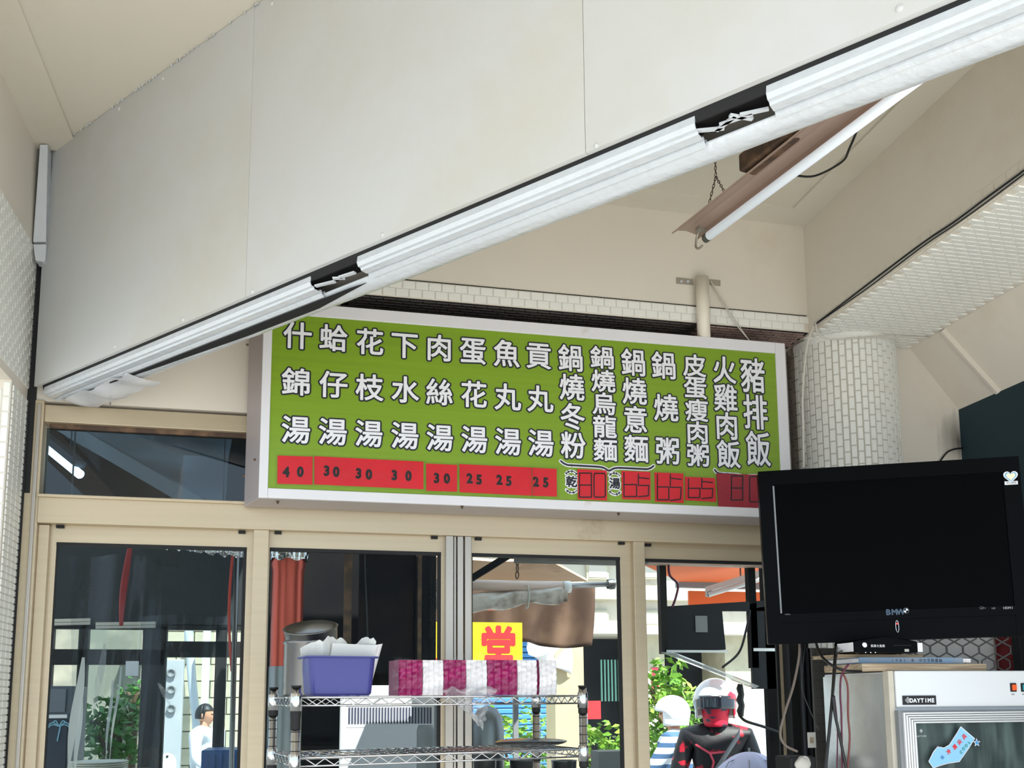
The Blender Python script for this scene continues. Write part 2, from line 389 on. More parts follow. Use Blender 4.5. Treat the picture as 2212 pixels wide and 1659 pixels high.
# back wall: the beam above the sign, filler above the transom, wall behind the sign
wb = struct('wall_back', B().mm((.115, 3.25, 3.0), (2.0, 3.7, ZC)).mm((-.93, 3.38, 2.575), (.115, 3.7, ZC)).mm((.115, 3.42, 2.24), (1.95, 3.5, 3.0)), K['plaster'])
tiles(wb, flat_frames(V((.115, 3.25, 3.003)), ex, ez, -ey, 38, 2, .048, .031, 'u'), .0465, .0295, .004, K['tile'])
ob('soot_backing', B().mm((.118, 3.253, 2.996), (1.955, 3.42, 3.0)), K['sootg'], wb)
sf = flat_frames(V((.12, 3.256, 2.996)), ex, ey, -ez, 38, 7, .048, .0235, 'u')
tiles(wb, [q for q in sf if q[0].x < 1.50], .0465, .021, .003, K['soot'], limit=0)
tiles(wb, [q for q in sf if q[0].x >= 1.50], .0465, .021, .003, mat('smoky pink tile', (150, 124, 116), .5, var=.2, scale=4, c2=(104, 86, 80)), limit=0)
ob('dark_gap', B().mm((-.926, 3.366, 2.25), (-.900, 3.38, 3.12)), K['black'], wb)
ob('dark_gap', B().mm((-.9255, 3.362, .5), (-.9165, 3.369, 2.56)), K['black'], wb)
ob('wall_seam', B().mm((.14, 3.246, 3.067), (1.95, 3.251, 3.0685)), K['dark'], wb)
ob('board_joint', B().mm((-.665, 3.377, 2.575), (-.662, 3.381, 2.9)), K['alug'], wb)
# right beam with its tiled underside
wr = struct('wall_right', B().mm((1.957, -0.7, 2.99), (2.452, 3.3, ZC)), K['plaster'])
fr = [q for q in flat_frames(V((1.962, 1.4, 2.99)), ex, ey, -ez, 10, 79, .048, .024, 'u') if q[0].x < 2.43]
tiles(wr, fr, .0465, .0215, .004, K['tile'])
tiles(wr, flat_frames(V((1.957, 1.7, 2.992)), ey, ez, -ex, 31, 2, .048, .029, 'u'), .0465, .027, .0035, K['plaster'], limit=40)
# sloping boards and walls beyond the right beam
P1 = V((2.452, 0, 2.991)); P2 = V((2.664, 0, 2.74))
struct('ceiling_slope', B().prism([V((2.452, 3.3, 2.991)), V((2.664, 3.3, 2.74)), V((2.75, 3.3, 2.78)), V((2.53, 3.3, 3.04))], (0, -2.0, 0)), K['plaster'])
struct('trim_3', B().bar((2.447, 3.09, 2.985), (2.658, 3.06, 2.735), .014, .02), K['plaster'])
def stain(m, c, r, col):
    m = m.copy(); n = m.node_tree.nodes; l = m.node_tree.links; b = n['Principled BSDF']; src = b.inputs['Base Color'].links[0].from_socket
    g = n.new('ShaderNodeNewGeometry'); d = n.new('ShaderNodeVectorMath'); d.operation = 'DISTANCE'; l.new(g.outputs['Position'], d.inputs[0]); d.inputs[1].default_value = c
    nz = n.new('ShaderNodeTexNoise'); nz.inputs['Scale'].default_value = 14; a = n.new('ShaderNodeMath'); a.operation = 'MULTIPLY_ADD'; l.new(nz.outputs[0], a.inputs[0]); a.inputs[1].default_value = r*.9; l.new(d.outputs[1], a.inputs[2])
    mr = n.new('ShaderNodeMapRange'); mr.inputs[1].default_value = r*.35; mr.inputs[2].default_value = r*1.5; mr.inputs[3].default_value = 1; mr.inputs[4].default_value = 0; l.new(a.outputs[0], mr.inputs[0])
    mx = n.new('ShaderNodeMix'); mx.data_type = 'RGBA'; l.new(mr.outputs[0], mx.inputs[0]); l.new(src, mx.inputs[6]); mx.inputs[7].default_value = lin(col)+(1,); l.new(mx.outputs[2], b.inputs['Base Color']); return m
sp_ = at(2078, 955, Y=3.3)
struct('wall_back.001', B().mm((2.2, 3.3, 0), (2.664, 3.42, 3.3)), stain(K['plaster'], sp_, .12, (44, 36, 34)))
struct('wall_far_right', B().mm((2.664, 1.5, 0), (2.78, 3.42, 2.74)), K['teal'])
# pillar with rounded tiled front
pc = V((2.178, 3.38)); PR = .213
def pill(ang0, z): pass
b = B(); arc = [(pc.x+PR*math.cos(a), pc.y+PR*math.sin(a)) for a in [PI+PI*k/28 for k in range(29)]]
poly = [V((x, y, 0)) for x, y in arc]+[V((pc.x+PR, 3.49, 0)), V((pc.x-PR, 3.49, 0))]
b.prism(poly, (0, 0, 2.99)); pl = struct('pillar', b, K['grout'], smooth=False)
ob('top_band', B().prism([V((pc.x+(PR+.005)*math.cos(a), pc.y+(PR+.005)*math.sin(a), 2.963)) for a in [PI+PI*k/28 for k in range(29)]], (0, 0, .0265)), K['tile'], pl)
fr = []; TW = .0248
nar = int(PI*PR/TW)
for i in range(nar):
    a = PI+PI*(i+.5)/nar; n = V((math.cos(a), math.sin(a), 0)); u = V((-math.sin(a), math.cos(a), 0))
    for j in range(28): fr.append((V((pc.x, pc.y, 0))+n*(PR)+ez*(2.965-.049*j-(i % 2)*.0245), u, ez, n))
tiles(pl, fr, .0222, .0465, .0045, K['tile'])
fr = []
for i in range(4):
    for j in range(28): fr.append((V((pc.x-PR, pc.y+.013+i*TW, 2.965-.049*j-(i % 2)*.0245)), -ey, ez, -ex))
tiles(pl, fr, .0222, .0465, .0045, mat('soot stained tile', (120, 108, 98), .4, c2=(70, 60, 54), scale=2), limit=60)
# ---- bulkhead board (diagonal) ----
D = V((.641, -.767, 0)); N = V((.767, .641, 0)); Zb = 2.6
def bp(s, n, z): return D*s+N*n+V((0, 0, z))
bk = thing('bulkhead', 'large diagonal white painted board bulkhead hanging from the ceiling', 'bulkhead', bp(-1.5, 1.5, Zb))
for s0, s1 in ((-3.142, -1.9945), (-1.9933, -.9235), (-.9222, 1.3)):
    ob('board_panel', B().prism([bp(s0, 1.453, Zb+.012), bp(s1, 1.453, Zb+.012), bp(s1, 1.453, ZC-.002), bp(s0, 1.453, ZC-.002)], N*.012), K['board'], bk)
ob('board_core', B().prism([bp(-3.10, 1.472, Zb+.02), bp(1.3, 1.472, Zb+.02), bp(1.3, 1.472, ZC-.002), bp(-3.10, 1.472, ZC-.002)], N*.12), K['plaster'], bk)
b = B()
for x, y in ((352, 170), (257, 235), (587, 8), (826, 507), (545, 630), (395, 690), (248, 748), (1288, 315), (1943, 18)):
    p = at(x, y, O=bp(0, 1.453, 0), n=N); r = .0042+.0012*((x % 3)); Rm = M((D, ez, -N)).transposed()
    bb = B().lathe([(r, 0), (r*.95, .0015), (r*.6, .003), (0.0001, .0035)], p, Rm, 12); ob('screw_cap', bb, K['board'], bk, smooth=True)
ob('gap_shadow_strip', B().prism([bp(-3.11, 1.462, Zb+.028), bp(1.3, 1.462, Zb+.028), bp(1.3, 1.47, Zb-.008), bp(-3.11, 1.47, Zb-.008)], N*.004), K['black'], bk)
b = B()
for k in range(60):      # crumbled putty along the top edge
    s = random.uniform(-3.0, -1.7); b.box(bp(s, 1.449, ZC-.004), (.004, .004, random.uniform(.004, .01)), M.Rotation(random.random()*3, 3, 'Z'))
ob('putty_crumbs', b, K['board'], bk, kind='stuff')
# track rail and glossy rounded lip under the board
rl = thing('roller_track', 'glossy white painted metal track with rounded lip under the diagonal board', 'rail', bp(-1.5, 1.53, Zb-.05))
cutA = (at(660, 612, Z=Zb-.02).dot(D), at(782, 580, Z=Zb-.02).dot(D)); cutB = (at(1490, 265, Z=Zb-.02).dot(D), at(1655, 212, Z=Zb-.02).dot(D))
def prof(lst): return [N*n+V((0, 0, z)) for n, z in lst]
segs = [(-3.10, cutA[0]), (cutA[1], cutB[0]), (cutB[1], 1.3)]
for s0, s1 in segs:
    ob('channel', B().sweep(prof([(1.470, Zb+.01), (1.466, Zb-.012), (1.470, Zb-.020), (1.478, Zb-.021), (1.480, Zb-.026), (1.497, Zb-.027), (1.499, Zb-.022), (1.503, Zb-.022), (1.505, Zb-.03), (1.512, Zb-.034), (1.514, Zb-.02)]), D*s0, D*s1), K['gloss'], rl, solid=.003)
lipP = [(1.514, Zb-.024), (1.518, Zb-.030), (1.526, Zb-.035), (1.538, Zb-.038), (1.550, Zb-.038), (1.562, Zb-.035), (1.576, Zb-.028), (1.588, Zb-.019), (1.598, Zb-.009), (1.604, Zb+.006), (1.605, Zb+.05)]
def lipfn(u, v):
    s = -3.0+4.3*u; i = v*(len(lipP)-1); k = min(int(i), len(lipP)-2); t = i-k
    n = lipP[k][0]*(1-t)+lipP[k+1][0]*t; z = lipP[k][1]*(1-t)+lipP[k+1][1]*t
    wv = .003*math.sin(s*9)+.002*math.sin(s*23+1)
    if v > .3: n += wv*.6; z += wv*.5
    return bp(s, n, z)
ob('rounded_lip', B().grid(lipfn, 90, 20), K['gloss'], rl, smooth=True, solid=.003)
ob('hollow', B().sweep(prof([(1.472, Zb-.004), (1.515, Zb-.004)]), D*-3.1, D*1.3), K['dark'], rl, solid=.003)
b = B()
sc = (cutB[0]+cutB[1])/2
for ds, a, L in ((-.05, .5, .05), (-.02, -.4, .05), (.01, .9, .045), (.035, .3, .05), (.0, .1, .06)):
    c = bp(sc+ds, 1.492, Zb-.018); q = (D*math.cos(a)+N*math.sin(a)); b.bar(c-q*L/2, c+q*L/2, .008, .004)
ob('torn_metal_shard', b, K['gloss'], rl)
b = B(); sc = (cutA[0]+cutA[1])/2
for ds, a, L in ((-.05, .2, .06), (.0, .6, .03), (.03, .1, .05)):
    c = bp(sc+ds, 1.485, Zb-.020); q = (D*math.cos(a)+N*math.sin(a)); b.bar(c-q*L/2, c+q*L/2, .010, .004)
ob('torn_metal_shard', b, K['gloss'], rl)
# dark slit between channel and lip at the left end
ob('slit', B().prism([bp(-2.9, 1.513, Zb-.0385), bp(-1.66, 1.512, Zb-.0385), bp(-1.60, 1.516, Zb-.0385), bp(-1.80, 1.540, Zb-.042), bp(-2.1, 1.541, Zb-.042), bp(-2.5, 1.528, Zb-.041)], (0, 0, -.0012)), K['black'], rl)
# loose film sagging under the lip
def filmfn(u, v):
    s = -3.06+.42*u; sag = .018*math.sin(PI*u)**.8+.012*math.sin(u*15)
    return bp(s, 1.50+.12*v+.004*math.sin(u*30), Zb-.036-sag*(.25+.75*math.sin(PI*min(1, v*.9+.1))))
tag(ob('plastic_film', B().grid(filmfn, 30, 10), clear('cloudy film', (244, 246, 246), .06, .12, 12, .6), smooth=True), 'cloudy plastic film sagging under the left end of the white track', 'film')
# ---- trunking in the corner ----
t = thing('cable_trunking', 'short white box trunking in the left corner beside the bulkhead board', 'trunking', (XL+.02, 3.3, 3.0))
b = B(); q0 = at(86, 312, Y=3.26); q1 = at(103, 312, Y=3.26); q2 = at(99, 522, Y=3.30); q3 = at(71, 522, Y=3.30)
b.prism([q0, q1, q2, q3], (0, .05, 0)); ob('cover', b, K['gloss'], t, bev=.002)
b = B(); q0 = at(71, 527, Y=3.30); q1 = at(100, 527, Y=3.30); q2 = at(98, 560, Y=3.30); q3 = at(92, 565, Y=3.3); q4 = at(76, 562, Y=3.30)
b.prism([q0, q1, q2, q3, q4], (0, .05, 0)); ob('end_cap', b, K['gloss'], t, bev=.002)

# ================= WINDOW =================
wn = sroot('window_1', (.4, WY, 1.0))
def wbx(name, x0, x1, z0, z1, y0, y1, m, bev=.002, par=None): return ob(name, B().mm((x0, y0, z0), (x1, y1, z1)), m, par or wn, bev=bev)
wbx('jamb', -.925, -.872, 1.0, 2.575, WY-.03, WY+.06, K['alu']); wbx('jamb', -.872, -.838, 1.0, 2.148, WY-.01, WY+.06, K['alu'])
wbx('jamb', -.892, -.880, 1.0, 2.56, WY-.038, WY-.03, K['alug'])
wbx('transom_rail', -.872, 1.9, 2.503, 2.563, WY-.02, WY+.05, K['alu']); wbx('transom_gasket', -.86, 1.9, 2.487, 2.503, WY+.0, WY+.03, K['rust'])
wbx('head_rail', -.872, 1.955, 2.150, 2.240, WY-.035, WY+.06, K['alu']); wbx('head_lip', -.872, 1.955, 2.236, 2.246, WY-.05, WY-.03, K['alu'])
wbx('sill', -.925, 1.955, .96, 1.0, WY-.05, WY+.08, K['alu'])
ob('pane', B().mm((-.87, WY+.012, 2.245), (1.9, WY+.018, 2.49)), clear('tinted pane', (150, 166, 176), .02, .0, fk=.8), wn)
wbx('post', -.170, -.118, 1.0, 2.150, WY-.03, WY+.06, K['alu']); wbx('post', 1.238, 1.284, 1.0, 2.150, WY-.03, WY+.06, K['alu'])
wbx('post', 1.873, 1.955, 1.0, 2.150, WY-.03, WY+.08, K['black'])
for x0, x1, yy in ((.512, .540, -.028), (.543, .552, -.018), (.556, .578, -.022), (.583, .607, -.028)): wbx('interlock', x0, x1, 1.0, 2.150, WY+yy, WY+.05, K['alug'])
def sash(x0, x1, lw, rw, top, y):
    r = ob('sash', B().mm((x0, y, top-.06), (x1, y+.02, top)).mm((x0, y, 1.0), (x0+lw, y+.02, top-.06)).mm((x1-rw, y, 1.0), (x1, y+.02, top-.06)).mm((x0+lw, y, 1.0), (x1-rw, y+.02, 1.05)), K['alu'], wn)
    a, c, z = x0+lw, x1-rw, top-.06
    ob('gasket', B().mm((a, y-.002, z-.012), (c, y+.015, z)).mm((a, y+.003, 1.05), (a+.004, y+.015, z)).mm((c-.012, y+.003, 1.05), (c, y+.015, z)), K['black'], r)
    ob('pane', B().mm((a, y+.008, 1.05), (c, y+.012, z)), K['glass'], r)
    for xx in (x0+.03, x1-.04): ob('stopper', B().mm((xx-.012, y-.012, top-.012), (xx+.012, y+.002, top+.0)), K['black'], r)
    return r
sash(-.838, -.172, .020, .022, 2.152, WY+.012); sash(-.118, .512, .003, .014, 2.152, WY+.0)
sash(.607, 1.238, .006, .045, 2.152, WY+.0); sash(1.284, 1.872, .006, .012, 2.152, WY+.02)
# wall below the window
struct('wall_sill', B().mm((-.925, WY, 0), (1.95, WY+.1, .96)), K['plaster'])

# ================= SIGN =================
SY = 3.2; sg = thing('menu_sign', 'green hanging menu lightbox with white Chinese dish names above the window', 'sign', (.84, SY+.1, 2.228))
x0, x1, z0, z1 = -.150, 1.822, 2.229, 2.925
P = [V((x0, SY+.012, z0)), V((x1, SY+.012, z0)), V((x1+.02, WY-.052, z0-.004)), V((x0-.055, WY-.052, z0-.004))]; Q = [p+ez*(z1-z0) for p in P]
ob('box', B().add(P+Q, [(3, 2, 1, 0), (4, 5, 6, 7), (0, 1, 5, 4), (1, 2, 6, 5), (2, 3, 7, 6), (3, 0, 4, 7)]), K['signside'], sg, bev=.002)
for q in (B().mm((x0, SY, z0), (x0+.030, SY+.014, z1)), B().mm((x1-.042, SY, z0), (x1, SY+.014, z1)), B().mm((x0+.0302, SY-.001, z0), (x1-.0422, SY+.014, z0+.034)), B().mm((x0+.0302, SY-.001, z1-.044), (x1-.0422, SY+.014, z1))): ob('frame', q, K['signw'], sg, bev=.002)
ob('green_face', B().mm((x0+.029, SY+.005, z0+.033), (x1-.041, SY+.013, z1-.043)), K['green'], sg)
for x, y, nn in ((572, 1102, 0), (958, 1113, 0), (1283, 1126, 0), (1603, 1139, 0), (998, 1093, 1), (1336, 1108, 1), (600, 1082, 1)):
    p = at(x, y, Z=z0) ; ob('screw', B().lathe([(.0001, -.010), (.003, -.010), (.0035, -.004), (.006, -.003), (.006, 0)], V((p.x, p.y, z0)), None, 8), K['rust'], sg)
for x, y in ((537, 745), (529, 1028), (553, 993)):
    p = at(x, y, O=P[0], n=V((.137, -.055, 0))); ob('screw', B().cyl(p, p-ex*.008, .004, 8), K['rust'], sg)
fz = SY+.005-.0006
def SP(x, y): return at(x, y, Y=fz)
def z3(x, y): return (500+x/3.16, 640+y/3.16)
def z4(x, y): return (1100+x/3.16, 640+y/3.16)
cols = [
 ('什錦湯', [z3(452, 275), z3(442, 592), z3(440, 918)], 64, 66), ('蛤仔湯', [z3(698, 292), z3(697, 610), z3(692, 932)], 63, 64),
 ('花枝湯', [z3(945, 318), z3(943, 630), z3(938, 945)], 61, 63), ('下水湯', [z3(1182, 340), z3(1186, 645), z3(1184, 958)], 61, 63),
 ('肉絲湯', [z3(1418, 360), z3(1420, 662), z3(1422, 973)], 59, 62), ('蛋花湯', [z3(1648, 378), z3(1655, 677), z3(1658, 985)], 58, 62),
 ('魚丸湯', [z3(1878, 398), z3(1885, 695), z3(1888, 1000)], 58, 62), ('貢丸湯', [z3(2097, 412), z3(2107, 708), z3(2112, 1010)], 57, 61),
 ('鍋燒冬粉', [z4(420, 430), z4(428, 628), z4(432, 828), z4(437, 1025)], 55, 60), ('鍋燒烏龍麵', [z4(635, 425), z4(642, 585), z4(648, 740), z4(652, 897), z4(657, 1055)], 53, 50),
 ('鍋燒意麵', [z4(848, 460), z4(855, 655), z4(862, 850), z4(868, 1048)], 54, 60), ('鍋燒粥', [z4(1055, 480), z4(1070, 768), z4(1082, 1063)], 54, 60),
 ('皮蛋瘦肉粥', [z4(1265, 480), z4(1270, 628), z4(1280, 785), z4(1285, 937), z4(1290, 1092)], 51, 49), ('火雞肉飯', [z4(1468, 510), z4(1477, 700), z4(1485, 893), z4(1498, 1085)], 52, 60),
 ('豬排飯', [z4(1663, 550), z4(1680, 800), z4(1700, 1050)], 54, 76)]
for s, ps, wp, hp in cols:
    for ch, (x, y) in zip(s, ps):
        bw, bd = B(), B(); p = SP(x, y); ppm = (SP(x+10, y)-p).length/10
        em = wp*ppm*1.0; ev = hp*ppm*.985
        put_glyph(bd, ch, p, ex, ez, -ey, em, ev, .0072, .0005, seg=10); put_glyph(bw, ch, p, ex, ez, -ey, em, ev, .0018, .0012)
        ob('character', bw, K['white'], ob('character_outline', bd, K['ink'], sg))
def brace(x0_, y0_, x1_, y1_, xm, ym):
    a, c, m_ = SP(x0_, y0_), SP(x1_, y1_), SP(xm, ym); pts = []
    for k in range(41):
        t = k/40; x = a.x+(c.x-a.x)*t; base = a.z+(c.z-a.z)*t
        tm = (m_.x-a.x)/(c.x-a.x); d = abs(t-tm)
        z = base-.014*min(1, (min(t, 1-t)*14))**.6-.016*math.exp(-(d*26)**1.2); pts.append((x, z))
    bb = B(); O = V((0, fz, 0)); stroke2(bb, pts, O, ex, ez, -ey, .015, .0004); ob('brace_outline', bb, K['white'], sg)
    bb = B(); stroke2(bb, pts, O, ex, ez, -ey, .007, .0012); ob('brace', bb, K['ink'], sg)
brace(*z4(352, 1125), *z4(985, 1158), *z4(680, 1185)); brace(*z4(1402, 1185), *z4(1800, 1210), *z4(1605, 1215))
for ch, (x, y) in (('乾', z4(425, 1268)), ('湯', z4(720, 1280))):
    p = SP(x, y); bw, bd = B(), B(); put_glyph(bw, ch, p, ex, ez, -ey, .043, .043, .0055, .0005); put_glyph(bd, ch, p, ex, ez, -ey, .043, .043, .0014, .0012)
    for sg_ in (1, -1):
        pts = [(p.x+.026*math.sin(a), p.z+sg_*(.012+.028*math.cos(a))) for a in [-.9+.18*k for k in range(11)]]
        stroke2(bw, pts, V((0, fz, 0)), ex, ez, -ey, .012, .0004); stroke2(bd, pts, V((0, fz, 0)), ex, ez, -ey, .003, .0012)
    ob('small_word_outline', bw, K['white'], sg); ob('small_word', bd, K['ink'], sg)
tape = clear('sticky tape', (252, 252, 252), .0, .06, 40, .0, fk=.1)
def sticker(quad, m):
    o = ob('price_sticker', B().prism([SP(x, y)-ey*.0007 for x, y in quad], (0, -.0008, 0)), m, sg)
    ob('clear_tape', B().prism([SP(x, y)-ey*.0028 for x, y in [(quad[0][0]-5, quad[0][1]-4), (quad[1][0]+5, quad[1][1]-4), (quad[2][0]+5, quad[2][1]+5), (quad[3][0]-5, quad[3][1]+5)]], (0, -.0002, 0)), tape, o)
    return o
def num(o, items):
    bb = B()
    for ch, (x, y) in items: put_glyph(bb, ch, SP(x, y)-ey*.0016, ex, ez, -ey, .040, .047, .0027, .0004, mid=.36)
    ob('numerals', bb, K['inkb'], o)
o = sticker([z3(315, 1088), z3(555, 1095), z3(552, 1287), z3(313, 1280)], K['red']); num(o, [('4', z3(374, 1198)), ('0', z3(470, 1197))])
o = sticker([z3(565, 1092), z3(1310, 1130), z3(1310, 1318), z3(565, 1285)], K['red'])
num(o, [('3', z3(650, 1190)), ('0', z3(715, 1197)), ('3', z3(868, 1208)), ('0', z3(938, 1215)), ('3', z3(1112, 1220)), ('0', z3(1208, 1225))])
o = sticker([z3(1328, 1142), z3(1540, 1152), z3(1540, 1335), z3(1330, 1328)], K['red']); num(o, [('3', z3(1400, 1240)), ('0', z3(1470, 1243))])
o = sticker([z3(1555, 1146), z3(2050, 1170), z3(2050, 1362), z3(1558, 1338)], K['red']); num(o, [('2', z3(1625, 1242)), ('5', z3(1690, 1250)), ('2', z3(1828, 1252)), ('5', z3(1893, 1260))])
o = sticker([z3(2054, 1170), z4(322, 1180), z4(325, 1368), z3(2054, 1362)], K['red']); num(o, [('2', z3(2078, 1265)), ('5', z3(2145, 1270))])
EIGHT = [(0, 0), (1, 0), (1, 1), (0, 1), (0, 0)]; 
DIG = {'8': [[(0, 0), (1, 0), (1, 1), (0, 1), (0, 0)], [(0, .5), (1, .5)]], '0': [[(0, .05), (.1, 0), (.9, 0), (1, .1), (1, .9), (.9, 1), (.05, 1), (0, .9), (0, .05)]],
       '6': [[(0, 1), (0, 0), (1, 0), (1, .5), (0, .5)]], '5': [[(1, .8), (.1, .85), (.1, .5), (1, .5), (.95, .05), (.1, 0)], [(.1, 1), (.1, .8)]]}
def handnum(o, items):
    bb = B()
    for d, xa, ya, xb, yb in items:
        for pl_ in DIG[d]:
            pts = []
            for u, v in pl_:
                p = SP(*z4(xa+(xb-xa)*u, yb+(ya-yb)*v)); pts.append((p.x, p.z))
            stroke2(bb, pts, V((0, fz-.0018, 0)), ex, ez, -ey, .0046, .0004)
    ob('hand_drawn_numerals', bb, K['inkb'], o)
o = sticker([z4(465, 1180), z4(665, 1190), z4(667, 1394), z4(468, 1386)], K['red']); handnum(o, [('8', 478, 1208, 560, 1372), ('0', 578, 1210, 655, 1372)])
o = sticker([z4(765, 1192), z4(963, 1200), z4(965, 1392), z4(770, 1385)], K['red']); handnum(o, [('6', 782, 1205, 868, 1368), ('5', 872, 1215, 952, 1370)])
o = sticker([z4(990, 1203), z4(1188, 1210), z4(1190, 1412), z4(995, 1402)], K['red']); handnum(o, [('6', 1010, 1215, 1088, 1390), ('5', 1090, 1215, 1172, 1395)])
o = sticker([z4(1198, 1232), z4(1403, 1242), z4(1412, 1405), z4(1200, 1392)], K['red']); handnum(o, [('6', 1222, 1248, 1300, 1375), ('5', 1305, 1245, 1388, 1382)])
o = sticker([z4(1412, 1210), z4(1780, 1222), z4(1790, 1455), z4(1425, 1438)], K['redd']); handnum(o, [('8', 1515, 1228, 1592, 1392), ('0', 1640, 1232, 1720, 1405)])

# ================= LAMP =================
zl = 3.06; A = at(1512, 524, Z=zl); Bp = at(1995, 163, Z=zl); d = (Bp-A).normalized(); sd = V((-d.y, d.x, 0))
if sd.dot(RGT) > 0: sd = -sd
E_ = A+d*1.2; lm = thing('fluorescent_lamp', 'single tube fluorescent lamp with rosy beige reflector hanging on a chain', 'lamp', (A+E_)/2+ez*.0)
ob('tube', B().cyl(A+d*.03, E_-d*.03, .0145, 20), K['tubeg'], lm, smooth=True)
for q, e in ((A+d*.03, 1), (E_-d*.03, -1)): ob('tube_cap', B().cyl(q, q+d*(.02*e), .0152, 20), K['steel'], lm)
prf = [(-.016, .030), (-.012, .046), (.028, .052), (.062, .046), (.085, .030), (.088, .033), (.062, .052), (.02, .060), (-.014, .052)]
b = B(); P = [A-d*.035+sd*x+ez*z for x, z in prf]; b.prism(P, d*1.27); ob('reflector', b, K['rose'], lm)
b = B(); c = A+sd*.072+d*.44+ez*.07; R = M((d, sd, ez)).transposed()
ob('ballast', B().box(c, (.20, .06, .055), R), K['rust'], lm, bev=.006)
for q in (A, E_):
    b = B().tube(smooth_pts([q+ez*.045+d*.012, q+ez*.03-d*.014, q-ez*.0-d*.024, q-ez*.016-d*.012, q-ez*.017+d*.012]), .004, 8); ob('socket', b, K['alug'], lm, smooth=True)
    ob('socket_foot', B().box(q+ez*.045+d*.01, (.022, .03, .014), R), K['alug'], lm)
def chain(p0, p1, r=.0045):
    b = B(); p0, p1 = V(p0), V(p1); L = (p1-p0).length; n = max(2, int(L/(r*2.5))); t = (p1-p0).normalized(); o1 = t.orthogonal().normalized(); o2 = t.cross(o1)
    for i in range(n):
        c = p0+(p1-p0)*((i+.5)/n); a = o1 if i % 2 else o2; b.tube([c+t*(r*1.6*math.cos(q))+a*(r*.75*math.sin(q)) for q in [2*PI*k/8 for k in range(9)]], r*.28, 4, False)
    return b
cp = at(1578, 395, Y=(A+d*.12).y); top = V((cp.x, cp.y, ZC)); c1 = A+d*.10+sd*.04+ez*.055; c2 = A+d*.20+sd*.04+ez*.055; kn = (c1+c2)/2+ez*.09
for i, (p, q) in enumerate(((kn, V((kn.x, kn.y, ZC))), (kn, c1), (kn, c2))): ob('chain', chain(p, q), K['rust'], lm, kind='stuff')
k2 = A+d*1.05+sd*.04+ez*.06
ob('chain', chain(k2, V((k2.x, k2.y, ZC))), K['rust'], lm, kind='stuff')
w0 = [at(1712, 378, Z=3.14), at(1760, 380, Z=3.12), at(1818, 350, Z=3.10), at(1835, 320, Z=3.10), at(1858, 265, Z=3.11), at(1870, 235, Z=3.12)]
ob('power_cord', B().tube(smooth_pts(w0), .0035, 6), K['cableb'], lm, smooth=True)
# ================= PIPE, STRING, CABLES ON THE WALL =================
pt = at(1516, 600, Y=3.222); pp = thing('pipe', 'cream plastic pipe clamped to the wall above the sign', 'pipe', (pt.x, 3.222, z1))
ob('tube', B().cyl((pt.x, 3.222, z1), (pt.x, 3.222, pt.z), .0255, 24), mat('cream pvc', (224, 216, 200), .35, var=.03), pp, smooth=True)
ob('clamp', B().mm(at(1461, 599, Y=3.247), at(1497, 616, Y=3.249)), K['alug'], pp)
ob('clamp', B().mm(at(1533, 603, Y=3.247), at(1556, 618, Y=3.249)), K['alug'], pp)
for x, y in ((1472, 608), (1486, 608)): ob('screw', B().cyl(at(x, y, Y=3.247), at(x, y, Y=3.243), .006, 12), K['steel'], pp)
s0 = at(1535, 608, Y=3.24)
tag(ob('string', B().tube(smooth_pts([s0, at(1560, 650, Y=3.23), at(1582, 690, Y=3.23), at(1620, 737, Y=3.23)]), .0022, 5).tube(smooth_pts([s0+ez*.004, at(1556, 640, Y=3.235), at(1578, 676, Y=3.235), at(1618, 735, Y=3.232)]), .0018, 5), K['cable'], smooth=True), 'grey string running down from the pipe clamp to the sign', 'string')
xr = 1.952
tag(ob('cable', B().tube(smooth_pts([at(x, y, X=xr-.004) for x, y in ((1765, 697), (1830, 648), (1885, 606), (1990, 527), (2060, 480), (2130, 428), (2212, 368), (2300, 300))]), .0032, 6)
  .tube(smooth_pts([at(x, y, X=xr) for x, y in ((1760, 702), (1832, 652), (1888, 612), (1992, 533), (2062, 486), (2132, 436), (2212, 376), (2300, 310))]), .0022, 6), K['panel'], smooth=True), 'dark cable pair running along the lower edge of the right beam', 'cable')
tag(ob('cable', B().tube(smooth_pts([at(x, y, Y=3.16) for x, y in ((1758, 703), (1745, 740), (1738, 790), (1734, 860), (1735, 920), (1737, 1010))]), .0045, 8), K['cable'], smooth=True), 'white cable hanging from the beam corner down beside the pillar', 'cable')
tag(ob('cable', B().tube(smooth_pts([at(x, y, Y=3.15) for x, y in ((1762, 700), (1768, 722), (1790, 732), (1840, 731), (1900, 728), (1960, 728), (2008, 730))]), .0035, 8), K['cable'], smooth=True), 'white cable looping across the top of the round pillar', 'cable')
tag(ob('cable', B().tube(smooth_pts([at(x, y, Y=3.29) for x, y in ((2030, 998), (2045, 978), (2062, 970), (2082, 968))]), .0035, 8), K['cableb'], smooth=True), 'short black cable on the cream wall above the television', 'cable')

